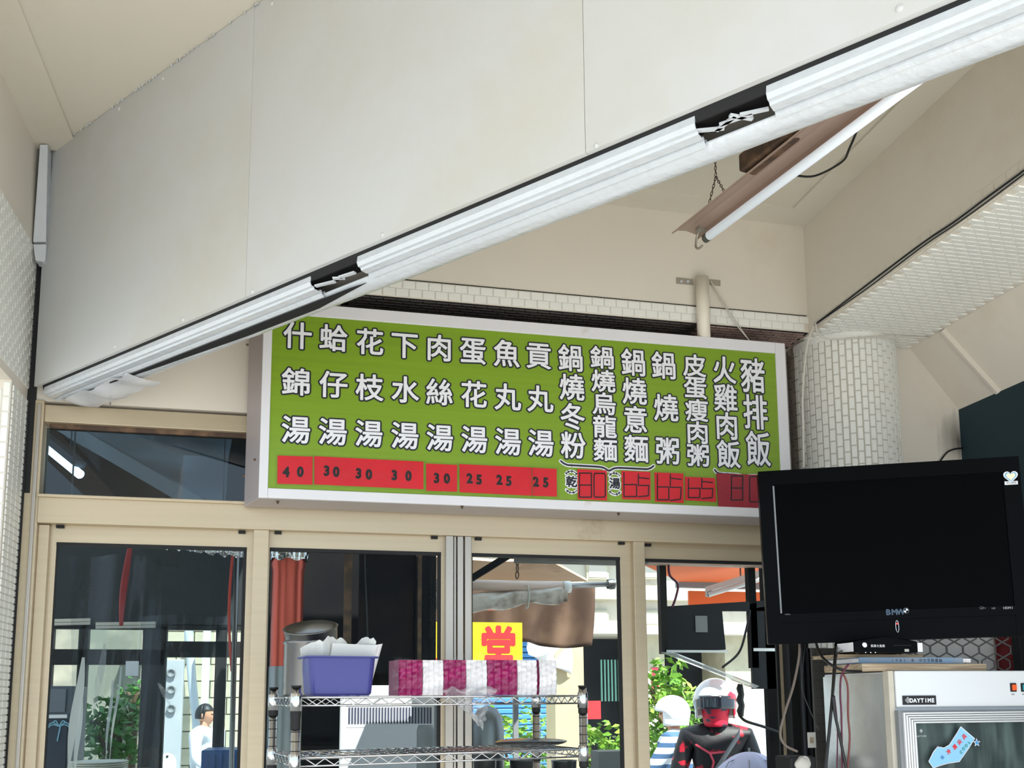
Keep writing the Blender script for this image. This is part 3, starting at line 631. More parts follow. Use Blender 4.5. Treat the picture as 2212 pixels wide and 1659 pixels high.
# ================= TELEVISION =================
tc_ = V((1.8056, 2.5788, 2.0047)); tx = V((.9302, -.3666, .018)).normalized(); tz = V((-.0213, -.005, .9998)).normalized(); tn = V((-.3664, -.9304, -.0125)).normalized(); tn = tz.cross(tx)*-1 if tz.cross(tx).dot(tn) < 0 else tz.cross(tx)
TWd, TH = .79, .5585
tv = thing('television', 'large black flat television with a heart sticker beside the menu sign', 'television', tc_-tz*TH/2-tn*.04)
def T(x, z, y=0): return tc_+tx*x+tz*z+tn*y
def tbox(x0, x1, z0, z1, y0, y1): return B().prism([T(x0, z0, y0), T(x1, z0, y0), T(x1, z1, y0), T(x0, z1, y0)], tn*(y1-y0))
def tvp(x, y): p = at(x, y, O=tc_, n=tn)-tc_; return p.dot(tx), p.dot(tz)
sx0, sz1 = tvp(1668, 1048); sx1, sz0 = tvp(2192, 1308); _, zl1 = tvp(1900, 1338)
h = TWd/2; v = TH/2
ob('casing', tbox(-h, h, -v, v, -.05, -.004), K['tvb'], tv, bev=.006)
ob('back_bulge', tbox(-h*.7, h*.7, -v*.7, v*.7, -.085, -.05), K['tvb'], tv, bev=.01)
b = tbox(-h, sx0, -v, v, -.004, 0); 
for q in (tbox(sx1, h, -v, v, -.004, 0), tbox(sx0, sx1, sz1, v, -.004, 0), tbox(sx0, sx1, zl1, sz0, -.004, 0), tbox(sx0, sx1, -v, zl1-.003, -.004, -.001)): b.add(q.v, q.f)
ob('bezel', b, K['tvb'], tv)
ob('screen', tbox(sx0, sx1, sz0, sz1, -.006, -.003), K['tvs'], tv)
ob('screen_edge', tbox(sx0+.001, sx0+.006, sz0+.003, sz1-.003, -.003, .0005), K['grey'], tv)
def ttext(s, x, y, size, m, name='lettering', adv=.6, sx=1, pen=0):
    q = at(x, y, O=tc_, n=tn); bb = B(); text(bb, s, q, tx, tz, tn, size, .0008, adv, sx, pen); return ob(name, bb, m, tv)
ttext('BMW', 1932, 1322, .024, mat('dull blue print', (52, 74, 96), .4), adv=.78, pen=.0012)
q = at(1957, 1319, O=tc_, n=tn)+tn*.0006; bb = B()
for a0 in (0, PI): bb.add([q+tn*.0004]+[q+tn*.0004+(tx*math.cos(a0+t*PI/16)+tz*math.sin(a0+t*PI/16))*.0065 for t in range(9)], [tuple(range(10))])
ob('roundel', bb, K['white'], tv); ob('roundel_ring', B().tube([q+(tx*math.cos(t*PI/8)+tz*math.sin(t*PI/8))*.0085 for t in range(17)], .0006, 4, False), K['grey'], tv)
ttext('HDMI', 2178, 1313, .010, K['grey'], adv=.75, pen=.0005); ttext('HD', 2146, 1314, .008, K['grey'], adv=.7); ttext('DTV', 2124, 1314, .007, K['grey'], adv=.7)
q = at(2135-15, 1313, O=tc_, n=tn); ob('small_emblem', B().tube([q+tn*.0006+(tx*math.cos(t*PI/8)*.006+tz*math.sin(t*PI/8)*.004) for t in range(17)], .0004, 4, False), K['grey'], tv)
ttext('1080p', 1701, 1327, .006, K['grey'], adv=.6)
q = at(1938, 1353, O=tc_, n=tn)
ob('power_light_rim', B().tube([q+tn*.001+tx*(.0045*math.cos(t*PI/8))+tz*(.019*math.sin(t*PI/8)) for t in range(17)], .0012, 5, False), K['chrome'], tv, smooth=True)
ob('power_light', B().tube([q+tn*.002+tz*.010, q+tn*.002+tz*.006], .0022, 6), emit('red led', (255, 60, 50), 3), tv)
def heart(sc): return [(sc*16*math.sin(t)**3/17, sc*(13*math.cos(t)-5*math.cos(2*t)-2*math.cos(3*t)-math.cos(4*t))/17) for t in [2*PI*k/40 for k in range(40)]]
q = at(2183, 1029, O=tc_, n=tn)
for sc, m, zz in ((.0225, K['white'], .0012), (.018, mat('sticker blue', (90, 168, 208), .4), .0016), (.0145, mat('sticker cream', (240, 232, 200), .4), .0020)):
    ob('heart_sticker', B().prism([q+tx*x+tz*z+tn*(zz-.0012) for x, z in heart(sc)], tn*.0012), m, tv)
q = at(2184, 1043, O=tc_, n=tn); ob('sticker_strip', B().prism([q+tx*x+tz*z for x, z in ((-.019, -.006), (.019, -.006), (.019, .005), (-.019, .005))], tn*.0022), K['white'], tv)
bb = B(); text(bb, '安心標章', q-tz*.0005, tx, tz, tn, .008, .003, .95); ob('lettering', bb, K['greym'], tv)
# its wall arm
ob('wall_arm', B().bar(T(0, .05, -.08), V((2.15, 3.2, 2.05)), .05, .05).box(V((2.16, 3.17, 2.05)), (.16, .03, .2)), K['black'], tv)

# ================= FREEZER =================
FY = 2.5; fx0 = 1.7104; ftop = 1.628; fx1 = 2.62
fz_ = thing('upright_freezer', 'white upright display freezer with glass door below the television', 'freezer', ((fx0+fx1)/2, FY+.18, 0))
ob('cabinet', B().mm((fx0+.004, FY+.012, .05), (fx1, FY+.36, ftop-.002)), K['fridge'], fz_, bev=.004)
ob('side_panel', B().mm((fx0, FY+.03, .05), (fx0+.004, FY+.36, ftop-.01)), mat('dented stainless sheet', (226, 226, 226), .25, metal=.85, var=.04, bump=.5, bscale=3), fz_)
ob('corner_trim', B().mm((fx0, FY, .05), (fx0+.018, FY+.03, ftop)), mat('worn cream trim', (196, 188, 172), .6, var=.1, scale=8), fz_, bev=.002)
hb = at(1932, 1528, Y=FY).z
ob('header_panel', B().mm((fx0+.021, FY-.004, hb), (fx1, FY+.012, ftop)), K['fridge'], fz_, bev=.004)
q0, q1 = at(1949, 1503, Y=FY-.005), at(2022, 1522, Y=FY-.005)
pb = ob('name_plate', B().mm(q0, (q1.x, FY-.007, q1.z)), K['inkb'], fz_)
bb = B(); text(bb, 'DAYTIME', at(1992, 1513, Y=FY-.007), ex, ez, -ey, .0165, .0004, .74, 1, .0008); ob('lettering', bb, K['white'], pb)
q = at(1961, 1512.5, Y=FY-.0075); bb = B()
for r in (.009, .0055, .002): bb.tube([q+ex*(r*x)+ez*(r*z) for x, z in ((1, 0), (0, 1), (-1, 0), (0, -1), (1, 0))], .0007, 4, False)
ob('diamond_emblem', bb, K['white'], pb)
for x, m in ((2188, mat('orange switch', (238, 96, 40), .35)), (2211, mat('teal switch', (40, 160, 170), .35))):
    p = at(x, 1485, Y=FY-.004); s_ = ob('switch_frame', B().box(p, (.020, .008, .026)), K['black'], fz_, bev=.001); ob('rocker', B().box(p-ey*.006, (.014, .006, .018)), m, s_, bev=.001)
    bb = B(); text(bb, '電源' if x < 2200 else '照明', at(x, 1500, Y=FY-.0045), ex, ez, -ey, .005, .0003, 1.1); ob('switch_caption', bb, K['inkb'], fz_)
# door
dx0, dz1 = at(1941, 1535, Y=FY-.02).x, at(1945, 1535, Y=FY-.02).z
gx0, gz1 = at(1977, 1563, Y=FY-.02).x, at(1980, 1563, Y=FY-.02).z
dr = ob('door', B().mm((dx0, FY-.018, .15), (gx0, FY+.0, dz1)).mm((gx0, FY-.018, gz1), (fx1, FY, dz1)), K['greym'], fz_)
for k in range(5):
    t0 = k/5+.02; t1 = t0+.15; a0 = dx0+(gx0-dx0)*(.22+.78*t0); a1 = dx0+(gx0-dx0)*(.22+.78*t1); c0 = dz1-(dz1-gz1)*(.12+.88*t0); c1 = dz1-(dz1-gz1)*(.12+.88*t1)
    ob('frame_rib', B().mm((a0, FY-.026, .2), (a1, FY-.017, c0)).mm((a1, FY-.026, c1), (fx1, FY-.017, c0)), K['alug'] if k % 5 == 9 else mat('bright aluminium', (226, 226, 226), .3, metal=.3) if k == 0 else bpy.data.materials['bright aluminium'], dr, bev=.0015)
ob('door_glass', B().mm((gx0, FY-.012, .2), (fx1, FY-.008, gz1)), K['glass'], dr)
ob('interior_lining', B().mm((gx0, FY+.004, .2), (fx1, FY+.0115, gz1+.004)), mat('frosted dark interior', (70, 74, 74), .4, c2=(128, 136, 130), scale=3, stretch=(6, 1, 1)), fz_)
def frp(x, y): return at(x, y, Y=FY-.0128)
def F2(x, y): return (1650+x/3.936, 1340+y/3.936)
pts = [F2(*p) for p in ((1672, 905), (1790, 1005), (1740, 1085), (1660, 1200), (1560, 1215), (1490, 1235), (1440, 1256), (1400, 1200), (1440, 1120), (1475, 1075), (1530, 1085), (1575, 1060), (1640, 960))]
st = ob('banner_sticker', B().prism([frp(*p) for p in pts], (0, -.0006, 0)), mat('sky blue sticker', (140, 196, 232), .35), dr)
rim = [frp(*p)-ey*.001 for p in pts]; ob('sticker_rim', B().tube(rim+[rim[0]], .0014, 4, False), K['white'], st)
dd = (frp(*F2(1720, 975))-frp(*F2(1570, 1130))).normalized(); du = ey.cross(dd)*-1
du = V((-dd.z, 0, dd.x)); bb = B()
for ch, p in zip('冷凍尖兵', ((1570, 1118), (1622, 1078), (1662, 1035), (1702, 990))): put_glyph(bb, ch, frp(*F2(*p))-ey*.001, dd, du, -ey, .015, .015, .0006, .0006)
ob('red_lettering', bb, K['redp'], st); bb = B()
for ch, p in zip('COOL', ((1675, 1122), (1695, 1092), (1718, 1065), (1742, 1038))): put_glyph(bb, ch, frp(*F2(*p))-ey*.001, dd, du, -ey, .012, .012, .0006, .0006)
ob('green_lettering', bb, mat('green print', (60, 150, 130), .4), st)
def star(c, r):
    return [frp(*c)+(ex*math.sin(k*PI/5)+ez*math.cos(k*PI/5))*(r if k % 2 == 0 else r*.45) for k in range(10)]
ob('star_sticker', B().prism([p-ey*.001 for p in star(F2(1808, 1040), .013)], (0, -.0006, 0)), K['white'], st)
ob('star_sticker', B().prism([p-ey*.002 for p in star(F2(1808, 1040), .009)], (0, -.0006, 0)), mat('star blue', (70, 150, 205), .4), st)
q = frp(*F2(1515, 1165)); bb = B()
for r in (.006, .003): bb.tube([q-ey*.0014+ex*(r*x)+ez*(r*z) for x, z in ((1, 0), (0, 1), (-1, 0), (0, -1), (1, 0))], .0006, 4, False)
ob('diamond_emblem', bb, mat('emblem blue', (50, 110, 180), .4), st)
bb = B(); q = frp(*F2(1338, 985)); text(bb, 'DAYTIME', q, ex, ez, -ey, .0065, .0006, .74)
for r in (.005, .0025): bb.tube([frp(*F2(1336, 940))-ey*.0004+ex*(r*x)+ez*(r*z) for x, z in ((1, 0), (0, 1), (-1, 0), (0, -1), (1, 0))], .0006, 4, False)
ob('etched_mark', bb, K['white'], dr)
def lump(c, s, seed=0, n=14, amp=.25):
    rnd = random.Random(seed); ph = [rnd.uniform(0, 6) for _ in range(6)]
    def fn(u, v):
        th = u*2*PI; fi = v*PI; r = 1+amp*(math.sin(3*th+ph[0])*math.sin(fi*2+ph[1])*.6+math.sin(5*th+ph[2])*.25*math.sin(fi*3+ph[3]))
        return (c[0]+s[0]*r*math.sin(fi)*math.cos(th), c[1]+s[1]*r*math.sin(fi)*math.sin(th), c[2]+s[2]*r*math.cos(fi))
    return B().grid(fn, n, n)
q = at(2085, 1650, Y=FY-.0)
ob('frozen_bag', lump((q.x, FY+.009, q.z-.04), (.06, .004, .06), 3), mat('pale bag', (170, 180, 160), .4), fz_, smooth=True)
ob('frozen_bag', lump((q.x+.17, FY+.009, q.z+.05), (.05, .004, .09), 5), mat('green orange pack', (80, 140, 100), .4, c2=(220, 130, 70), scale=20), fz_, smooth=True)
# wooden boards and books on the freezer
zt = ftop
bw = at(1860, 1449, Y=FY+.01); e2 = at(2136, 1440, Y=FY+.01)
zz = zt; hgt = .023
tag(ob('wooden_board', B().box(((bw.x+e2.x)/2, FY+.115, zz+hgt/2-.0005), (e2.x-bw.x, .2, hgt-.001), M.Rotation(.03, 3, 'Z')), K['wood'], bev=.002), 'grey wooden board lying on top of the white freezer', 'board')
bw = at(1862, 1424, Y=FY+.02); e2 = at(2104, 1424, Y=FY+.02); zz += hgt; h2 = .018
bo = thing('book', 'thick pale blue-spined book lying on the wooden board', 'book', ((bw.x+e2.x)/2, FY+.12, zz))
ob('pages', B().box(((bw.x+e2.x)/2, FY+.12, zz+h2/2), (e2.x-bw.x, .17, h2-.006)), K['tissue'], bo); ob('cover', B().mm((bw.x-.002, FY+.033, zz), (e2.x-.03, FY+.206, zz+.003)).mm((bw.x-.002, FY+.033, zz+h2-.003), (e2.x-.03, FY+.206, zz+h2)).mm((bw.x-.002, FY+.031, zz), (e2.x-.03, FY+.034, zz+h2)), mat('blue grey cover', (112, 136, 160), .6, c2=(150, 146, 140), scale=3, stretch=(1.5, .1, .1)), bo)
bb = B(); text(bb, '1981 本 中文字典彙編', V(((bw.x+e2.x)/2, FY+.0308, zz+h2/2)), ex, ez, -ey, .012, .0003, 1.15); ob('lettering', bb, K['inkb'], bo)
k0 = at(1810, 1420, Y=FY+.05); k1 = at(1998, 1418, Y=FY+.05); zz += h2
tag(ob('book', B().mm((k0.x, FY+.05, zz), (k1.x, FY+.2, zz+.002)).mm((k0.x, FY+.05, zz+.008), (k1.x, FY+.2, zz+.010)).mm((k0.x+.002, FY+.054, zz+.0015), (k1.x-.003, FY+.196, zz+.0085)), K['wood'], bev=.001), 'worn brown book under the small black receiver box', 'book')
zz += .010
r0 = at(1846, 1415, Y=FY-.0); r1 = at(1983, 1412, Y=FY); rt = at(1910, 1377, Y=FY).z
rb = thing('receiver_box', 'small black set-top receiver box with a barcode label on its side', 'receiver', ((r0.x+r1.x)/2, FY+.06, zz))
RYf = FY-.002
pf = [V((r0.x, RYf, zz+.003)), V((r1.x, RYf, zz+.003)), V((r1.x, RYf, rt-.012)), V((r1.x-.03, RYf, rt-.006)), V(((r0.x+r1.x)/2, RYf, rt+.004)), V((r0.x+.03, RYf, rt-.006)), V((r0.x, RYf, rt-.012))]
ob('casing', B().prism(pf, (0, .11, 0)), K['tvb'], rb, bev=.003)
for xx in (r0.x+.02, r1.x-.02): ob('foot', B().cyl((xx, RYf+.02, zz), (xx, RYf+.02, zz+.004), .006, 10), K['black'], rb)
ob('side_label', B().mm((r0.x-.0012, RYf+.006, zz+.006), (r0.x, RYf+.09, rt-.015)), K['tissue'], rb); ob('side_label', B().mm((r1.x, RYf+.006, zz+.006), (r1.x+.02, RYf+.012, rt-.015)), K['tissue'], rb)
bb = B(); text(bb, '凱擘大寬頻', at(1896, 1395.5, Y=RYf), ex, ez, -ey, .009, .0005, 1.05); ob('lettering', bb, K['white'], rb)
ob('emblem', lump(tuple(at(1868, 1393, Y=RYf-.001)), (.008, .001, .007), 2), K['white'], rb, smooth=True)
for x in (1870, 1881, 1891): ob('button', B().cyl(at(x, 1409.5, Y=RYf+.001), at(x, 1409.5, Y=RYf-.0015), .0017, 8), K['white'], rb)
ob('card_slot', B().mm(at(1930, 1393.5, Y=RYf-.001), at(1968, 1395, Y=RYf+.001)), K['black'], rb); ob('usb_port', B().mm(at(1954, 1402, Y=RYf-.001), at(1963, 1408, Y=RYf+.001)), K['alug'], rb)

# ================= BEHIND / BELOW THE TELEVISION =================
# accordion gate
g0 = at(1990, 1380, Y=2.95); g1 = at(2210, 1470, Y=2.95); gt = thing('accordion_gate', 'grey diamond lattice folding gate behind the freezer top', 'gate', (g0.x+.3, 2.95, .1))
cw, chh = .067, .105
for k in range(-1, 8):
    for sgn in (1, -1):
        pts = []
        for j in range(0, 13):
            zz_ = 1.35+j*chh/2; off = (cw/2 if (j % 2 == (0 if sgn > 0 else 1)) else -cw/2)*.86
            pts += [(g0.x+k*cw+off, 2.95+.004*sgn, zz_-.012), (g0.x+k*cw+off, 2.95+.004*sgn, zz_+.012)]
        ob('lattice_bar', B().tube(pts, .0032, 5), mat('gate grey', (120, 118, 114), .5) if (k == -1 and sgn == 1) else bpy.data.materials['gate grey'], gt, smooth=True)
tag(ob('advertisement_banner', B().mm((1.98, 3.05, 1.3), (2.66, 3.06, 1.9)), mat('pale banner', (246, 244, 240), .6, c2=(240, 232, 224), scale=3)), 'pale banner sheet hanging behind the folding lattice gate', 'banner')
q = at(2150, 1400, Y=3.04); tag(ob('red_cloth', B().grid(lambda u, v: (q.x+.16*u, 3.035+.008*math.sin(u*14), 1.3+.5*v), 16, 4), mat('dark red cloth', (126, 30, 34), .7, var=.2), smooth=True, solid=.002), 'dark red cloth hanging behind the right end of the lattice gate', 'cloth')
tag(ob('gate_post', B().mm((at(2192, 1420, Y=2.93).x, 2.9, 0), (at(2204, 1420, Y=2.93).x, 2.94, 1.85)), K['black'], bev=.002), 'black upright post at the right end of the lattice gate', 'post')
# dark shutter track, board for the pillar tiles in shade
tk = thing('shutter_track', 'black ribbed upright shutter track right of the window', 'track', (1.915, 3.29, 0))
ob('backing', B().mm((1.875, 3.30, 0), (1.957, 3.308, 1.74)), K['dark'], tk)
for x in (1.876, 1.898, 1.92, 1.942): ob('rib', B().mm((x, 3.28, 0), (x+.007, 3.30, 1.74)), K['panel'], tk)
pg = thing('shaded_tiles', 'dark board standing in for shaded pillar tiles between the track and the freezer', 'shaded_tiles', (1.86, 2.98, 0))
y_ = 2.95; a0 = at(1756, 1450, Y=y_).x; a1 = at(1800, 1450, Y=y_).x
ob('board', B().mm((a0, y_, 0), (a1+.25, y_+.012, 1.72)), mat('dark grey board', (66, 64, 60), .8, var=.15), pg)  # shade on the pillar tiles put into the dark board colour
b = B()
for i in range(5):
    for j in range(16): b.box((a0+.012+i*.018, y_-.0005, 1.70-j*.03-(i % 2)*.0), (.006, .002, .002))
ob('slots', b, K['black'], pg, kind='stuff')
so_ = thing('power_socket', 'cream wall socket with plug low beside the dark track', 'socket', at(1752, 1615, Y=2.94))
ob('plate', B().mm(at(1745, 1582, Y=2.944), at(1762, 1615, Y=2.949)), K['cable'], so_, bev=.001); ob('rocker', B().mm(at(1750, 1593, Y=2.941), at(1757, 1605, Y=2.944)), K['wood'], so_)
pa = thing('power_adapter', 'black power adapter with a grey-white top beside the socket', 'adapter', at(1735, 1659, Y=2.8))
ob('body', B().mm(at(1706, 1635, Y=2.82), (at(1762, 1635, Y=2.82).x, 2.92, 1.3)), K['black'], pa, bev=.006); ob('front_cover', lump(tuple(at(1735, 1650, Y=2.815)), (.028, .012, .022), 4), K['cable'], pa, smooth=True)
def wire(name, pts, Y, r, m, label): return tag(ob(name, B().tube(smooth_pts([at(x, y, Y=yy) for (x, y), yy in zip(pts, Y if isinstance(Y, (list, tuple)) else [Y]*len(pts))]), r, 8), m, smooth=True), label, 'cable')
G = lambda x, y: (1650+x/3.936, 1340+y/3.936)
wire('cable', [(1727, 1388), (1726, 1420), G(250, 560), G(180, 780), G(140, 960), G(180, 1060), G(285, 1115)], 2.75, .0042, mat('brown grey cable', (110, 98, 88), .5), 'thick grey-brown cable looping down left of the dark track')
wire('cable', [(1740, 1388), G(330, 440), G(330, 600), G(390, 760), G(470, 940)], 2.85, .002, K['cableb'], 'thin dark cable hanging in front of the shutter track')
wire('cable', [G(445, 195), G(480, 290), G(560, 370), G(680, 425), G(830, 435)], [2.6, 2.56, 2.5, 2.47, 2.49], .004, K['cableb'], 'black cable curving down from the television to the freezer top')
wire('cable', [G(615, 190), G(600, 380), G(585, 620), G(560, 900), G(525, 1256), G(520, 1330)], [2.62, 2.5, 2.45, 2.43, 2.42, 2.42], .0045, K['cableb'], 'thick black cable hanging straight down the left of the steel side')
wire('cable', [G(590, 640), G(605, 800), G(640, 960), G(700, 1256), G(720, 1330)], 2.43, .0042, K['cableb'], 'black cable crossing the steel side towards the lower right')
wire('cable', [G(690, 250), G(620, 290), G(608, 420), G(590, 640)], [2.6, 2.5, 2.46, 2.44], .0025, K['cableb'], 'thin black cable leaving the receiver box on its left')
wire('cable', [G(720, 375), G(660, 470), G(650, 640), G(660, 830), G(665, 1256), G(665, 1330)], 2.44, .003, K['maroon'], 'maroon cable hanging in front of the steel freezer side')
wire('cable', [G(675, 455), G(712, 560), G(716, 800), G(730, 1000), G(712, 1256), G(712, 1330)], 2.45, .003, mat('brown cable', (112, 52, 44), .4), 'brown cable hanging right of the maroon one')
wire('cable', [G(600, 640), G(625, 900), G(622, 1256), G(622, 1330)], 2.45, .002, K['maroon'], 'thin maroon cable beside the thick black one')

# ================= WIRE SHELF =================
fl = V((-.0092, 2.60, 0)); sux = V((.979, .204, 0)); suy = V((-.204, .979, 0)); SW, SD = .872, .327
sh = thing('wire_shelf', 'chrome wire shelving rack standing in front of the window', 'shelf rack', (fl+sux*SW/2+suy*SD/2))
def Sp(x, y, z): return fl+sux*x+suy*y+ez*z
tops = 1.566; ZS = [1.560, 1.400]
for i, (x, y) in enumerate(((0, 0), (SW, 0), (0, SD), (SW, SD))):
    ob('post', B().cyl(Sp(x, y, 0), Sp(x, y, 1.588 if i < 3 else 1.595), .0125, 20), K['chrome'], sh, smooth=True)
    b = B()
    for k in range(50): b.cyl(Sp(x, y, .3+k*.0254), Sp(x, y, .302+k*.0254), .01275, 16)
    ob('grooves', b, K['black'], sh, kind='stuff')
    ob('post_cap', B().cyl(Sp(x, y, 1.587), Sp(x, y, 1.592), .0135, 20), K['black'], sh)
    for z in ZS:
        ob('collar', B().lathe([(.0128, -.036), (.0165, -.036), (.0155, .01), (.0135, .012)], Sp(x, y, z), None, 20), K['chrome'], sh, smooth=True)
        ob('sleeve', B().cyl(Sp(x, y, z-.052), Sp(x, y, z-.034), .0145, 16), K['black'], sh)
ob('label_band', B().cyl(Sp(0, 0, 1.475), Sp(0, 0, 1.512), .0135, 20), K['black'], sh)
for z in ZS:
    rt_ = ob('shelf_rim', B().tube([Sp(0, 0, z), Sp(SW, 0, z), Sp(SW, SD, z), Sp(0, SD, z), Sp(0, 0, z)], .0032, 6).tube([Sp(0, 0, z-.022), Sp(SW, 0, z-.022), Sp(SW, SD, z-.022), Sp(0, SD, z-.022), Sp(0, 0, z-.022)], .0028, 6), K['chrome'], sh, smooth=True)
    b = B()
    for (p, q, L) in ((lambda t: Sp(t, 0, 0), 0, SW), (lambda t: Sp(t, SD, 0), 0, SW), (lambda t: Sp(0, t, 0), 0, SD), (lambda t: Sp(SW, t, 0), 0, SD)):
        n = int(L/.027); pts = [p(.03+(L-.06)*k/n)+ez*(z-(.003 if k % 2 == 0 else .020)) for k in range(n+1)]; b.tube(pts, .0019, 5)
    ob('zigzag_wire', b, K['chrome'], sh, smooth=True)
    for k in range(1, 30): ob('cross_wire', B().tube([Sp(SW*k/30, 0, z+.002), Sp(SW*k/30, SD, z+.002)], .0017, 5), K['chrome'], sh) if k % 1 == 0 else 0
    ob('long_wire', B().tube([Sp(0, SD/3, z-.001), Sp(SW, SD/3, z-.001)], .002, 5).tube([Sp(0, 2*SD/3, z-.001), Sp(SW, 2*SD/3, z-.001)], .002, 5), K['chrome'], sh)
b = B()
zl_ = ZS[0]+.0042
def on(x, y, yd=.12): # point on the plane of given shelf depth
    return at(x, y, O=Sp(0, yd, 0), n=suy)
# steel pot with bowl
c = on(672, 1490, .24); c.z = zl_
pot = thing('steel_pot', 'tall stainless steel pot at the left end of the top shelf', 'pot', c)
rp_ = (on(730, 1450, .24)-on(612, 1450, .24)).length/2; ph = on(672, 1382, .24).z-zl_-.004
ob('body', B().lathe([(.0001, 0), (rp_*.96, 0), (rp_, .006), (rp_, ph-.012), (rp_*1.03, ph-.009), (rp_*1.03, ph-.002), (rp_*.99, ph), (rp_*.97, ph-.004), (rp_*.97, .004), (.0001, .004)], c, None, 40), K['steel'], pot, smooth=True)
bc = c+ez*(ph+.016); Rt = M.Rotation(.30, 3, sux) @ M.Rotation(-.17, 3, suy)
bl = thing('steel_bowl', 'round steel pan tilted in the mouth of the tall pot', 'bowl', bc)
ob('shell', B().lathe([(.0001, -.004), (rp_*.86, -.004), (rp_*.93, .012), (rp_*.965, .05), (rp_*1.0, .053), (rp_*.955, .055), (rp_*.92, .014), (rp_*.85, .0), (.0001, .0)], bc-ez*.026, Rt, 40), K['steel'], bl, smooth=True)
# basin
q0 = on(668, 1493, .03); q1 = on(806, 1493, .03); zt_ = on(740, 1418, .03).z; Lb = (q1-q0).dot(sux)
bc = (q0+q1)/2+suy*.045; bc.z = zl_; ba = thing('plastic_basin', 'periwinkle blue plastic basin on the top shelf', 'basin', bc)
def ring(hx, hy, z, r, n=6):
    P = []
    for sx_, sy_, a0 in ((1, 1, 0), (-1, 1, PI/2), (-1, -1, PI), (1, -1, 1.5*PI)):
        for k in range(n+1):
            a = a0+PI/2*k/n; P.append(bc+sux*(sx_*(hx-r)+r*math.cos(a))+suy*(sy_*(hy-r)+r*math.sin(a))+ez*z)
    return P
hb_ = zt_-zl_; hx = Lb/2
rings = [ring(hx*.9, .050, .0, .02), ring(hx*.96, .056, .006, .022), ring(hx*1.06, .064, hb_-.005, .026), ring(hx*1.17, .074, hb_-.004, .03), ring(hx*1.17, .074, hb_, .03), ring(hx*1.04, .062, hb_, .026), ring(hx*.93, .054, .009, .02)]
b = B(); m_ = len(rings[0])
for r_ in rings: b.v += r_
for i in range(len(rings)-1):
    for j in range(m_): b.f.append((i*m_+j, i*m_+(j+1) % m_, (i+1)*m_+(j+1) % m_, (i+1)*m_+j))
b.f.append(tuple(range(m_))[::-1]); b.f.append(tuple((len(rings)-1)*m_+j for j in range(m_)))
ob('shell', b, K['basin'], ba, smooth=False, bev=.0)
# milky bag with paper inside the basin
rnd = random.Random(5); _jag = [rnd.random() for _ in range(60)]
def jag(u, n=17): i = u*n; k = int(i); return _jag[k]*(1-(i-k))+_jag[k+1]*(i-k)
def bagfn(u, v):
    x = (u-.5)*2; a = 1-v; base = V(bc)+sux*(x*hx*(.92+.28*v))+ez*(.02+(hb_+.026)*v*(1-.25*max(0, -x-.2)))
    return base+suy*(.020*math.sin(u*7+v*3)+.010*math.sin(u*19))+ez*(v*(.030*jag(u, 9)+.012*jag(u, 23)-.022))
pbg = thing('paper_bags', 'bundle of milky white paper and plastic bags in the blue basin', 'bag', bc+ez*.01)
ob('bag', B().grid(bagfn, 46, 14), K['bagw'], pbg, smooth=False)
for k in range(5):
    o_ = bc+suy*(-.02+.011*k)+sux*(.01+.006*k)+ez*.012; R_ = .03*k
    ob('paper_sheet', B().prism([o_-sux*hx*.6, o_+sux*hx*.72, o_+sux*hx*(1.02+.03*k)+ez*(hb_+.022+.002*k), o_-sux*hx*(.35-.1*k)+ez*(hb_+.026-.006*k)], suy*.002), K['tissue'] if k % 2 else K['bagw'], pbg)
# napkin packs
zy = .035
packs = [(861, 912, 957, 'napkin pack at the left end of the row on the top shelf'), (957, 1006, 1051, 'napkin pack in the middle of the row on the top shelf'), (1052, 1117, 1160, 'napkin pack right of the middle on the top shelf'), (1160, 1164, 1203, 'napkin pack mostly white at the right end of the row')]
for i, (xa, xm, xb, lb) in enumerate(packs):
    p0, p1, p2 = on(xa, 1490, zy), on(xm, 1490, zy), on(xb, 1490, zy); zt_ = on(xm, 1426, zy).z
    c0 = (p0+p2)/2; tnk = thing('napkin_pack', 'magenta and white '+lb, 'napkins', V((c0.x, c0.y, zl_))+suy*.05, 'magenta and white napkin packs on the top shelf')
    for nm, a_, b_, m_ in (('magenta_wrapper', p0, p1, K['magenta']), ('white_wrapper', p1, p2, K['tissue'])):
        e_ = .0012; A0 = V((a_.x, a_.y, zl_+.0003))+sux*e_; A1 = V((b_.x, b_.y, zl_+.0003))-sux*e_; hh = zt_-zl_
        def fn(u, v, A0=A0, A1=A1, hh=hh, i=i):
            w_ = .0022*math.sin(u*23+i)+.0018*math.sin(v*31+u*9+i*2)
            return A0+(A1-A0)*u+ez*(hh*v)+suy*w_-suy*.004*math.sin(PI*v)
        bb = B().grid(fn, 12, 12); bb.prism([A0+suy*.004, A1+suy*.004, A1+suy*.10, A0+suy*.10], ez*hh)
        ob(nm, bb, m_, tnk, smooth=False)
# clear film wrap and trailing bag over the packs
tag(ob('clear_bag', B().grid(lambda u, v: (lambda p: p+suy*(-.006-.006*math.sin(u*21+v*8)-.004*math.sin(v*30)))(on(848+380*u, 1418+76*v+8*math.sin(u*9)*(1-v), zy)), 50, 12), K['film'], smooth=True), 'clear plastic bag wrapped loosely over the row of napkin packs', 'plastic bag')
def trail(u, v):
    xl = 942+30*v+18*v*v; xr_ = 1062-30*v-18*v*v
    x = xl+(xr_-xl)*u+26*v*v; y = 1486+92*v*(1-.35*abs(u-.62)*2)+4*math.sin(u*20)
    return on(x, y, zy)-suy*(.030+.010*math.sin(u*14+v*5)+.006*math.sin(v*22))
tag(ob('plastic_bag', B().grid(trail, 24, 18), K['bag'], smooth=True), 'crumpled clear plastic bag hanging off the edge of the top shelf', 'plastic bag')
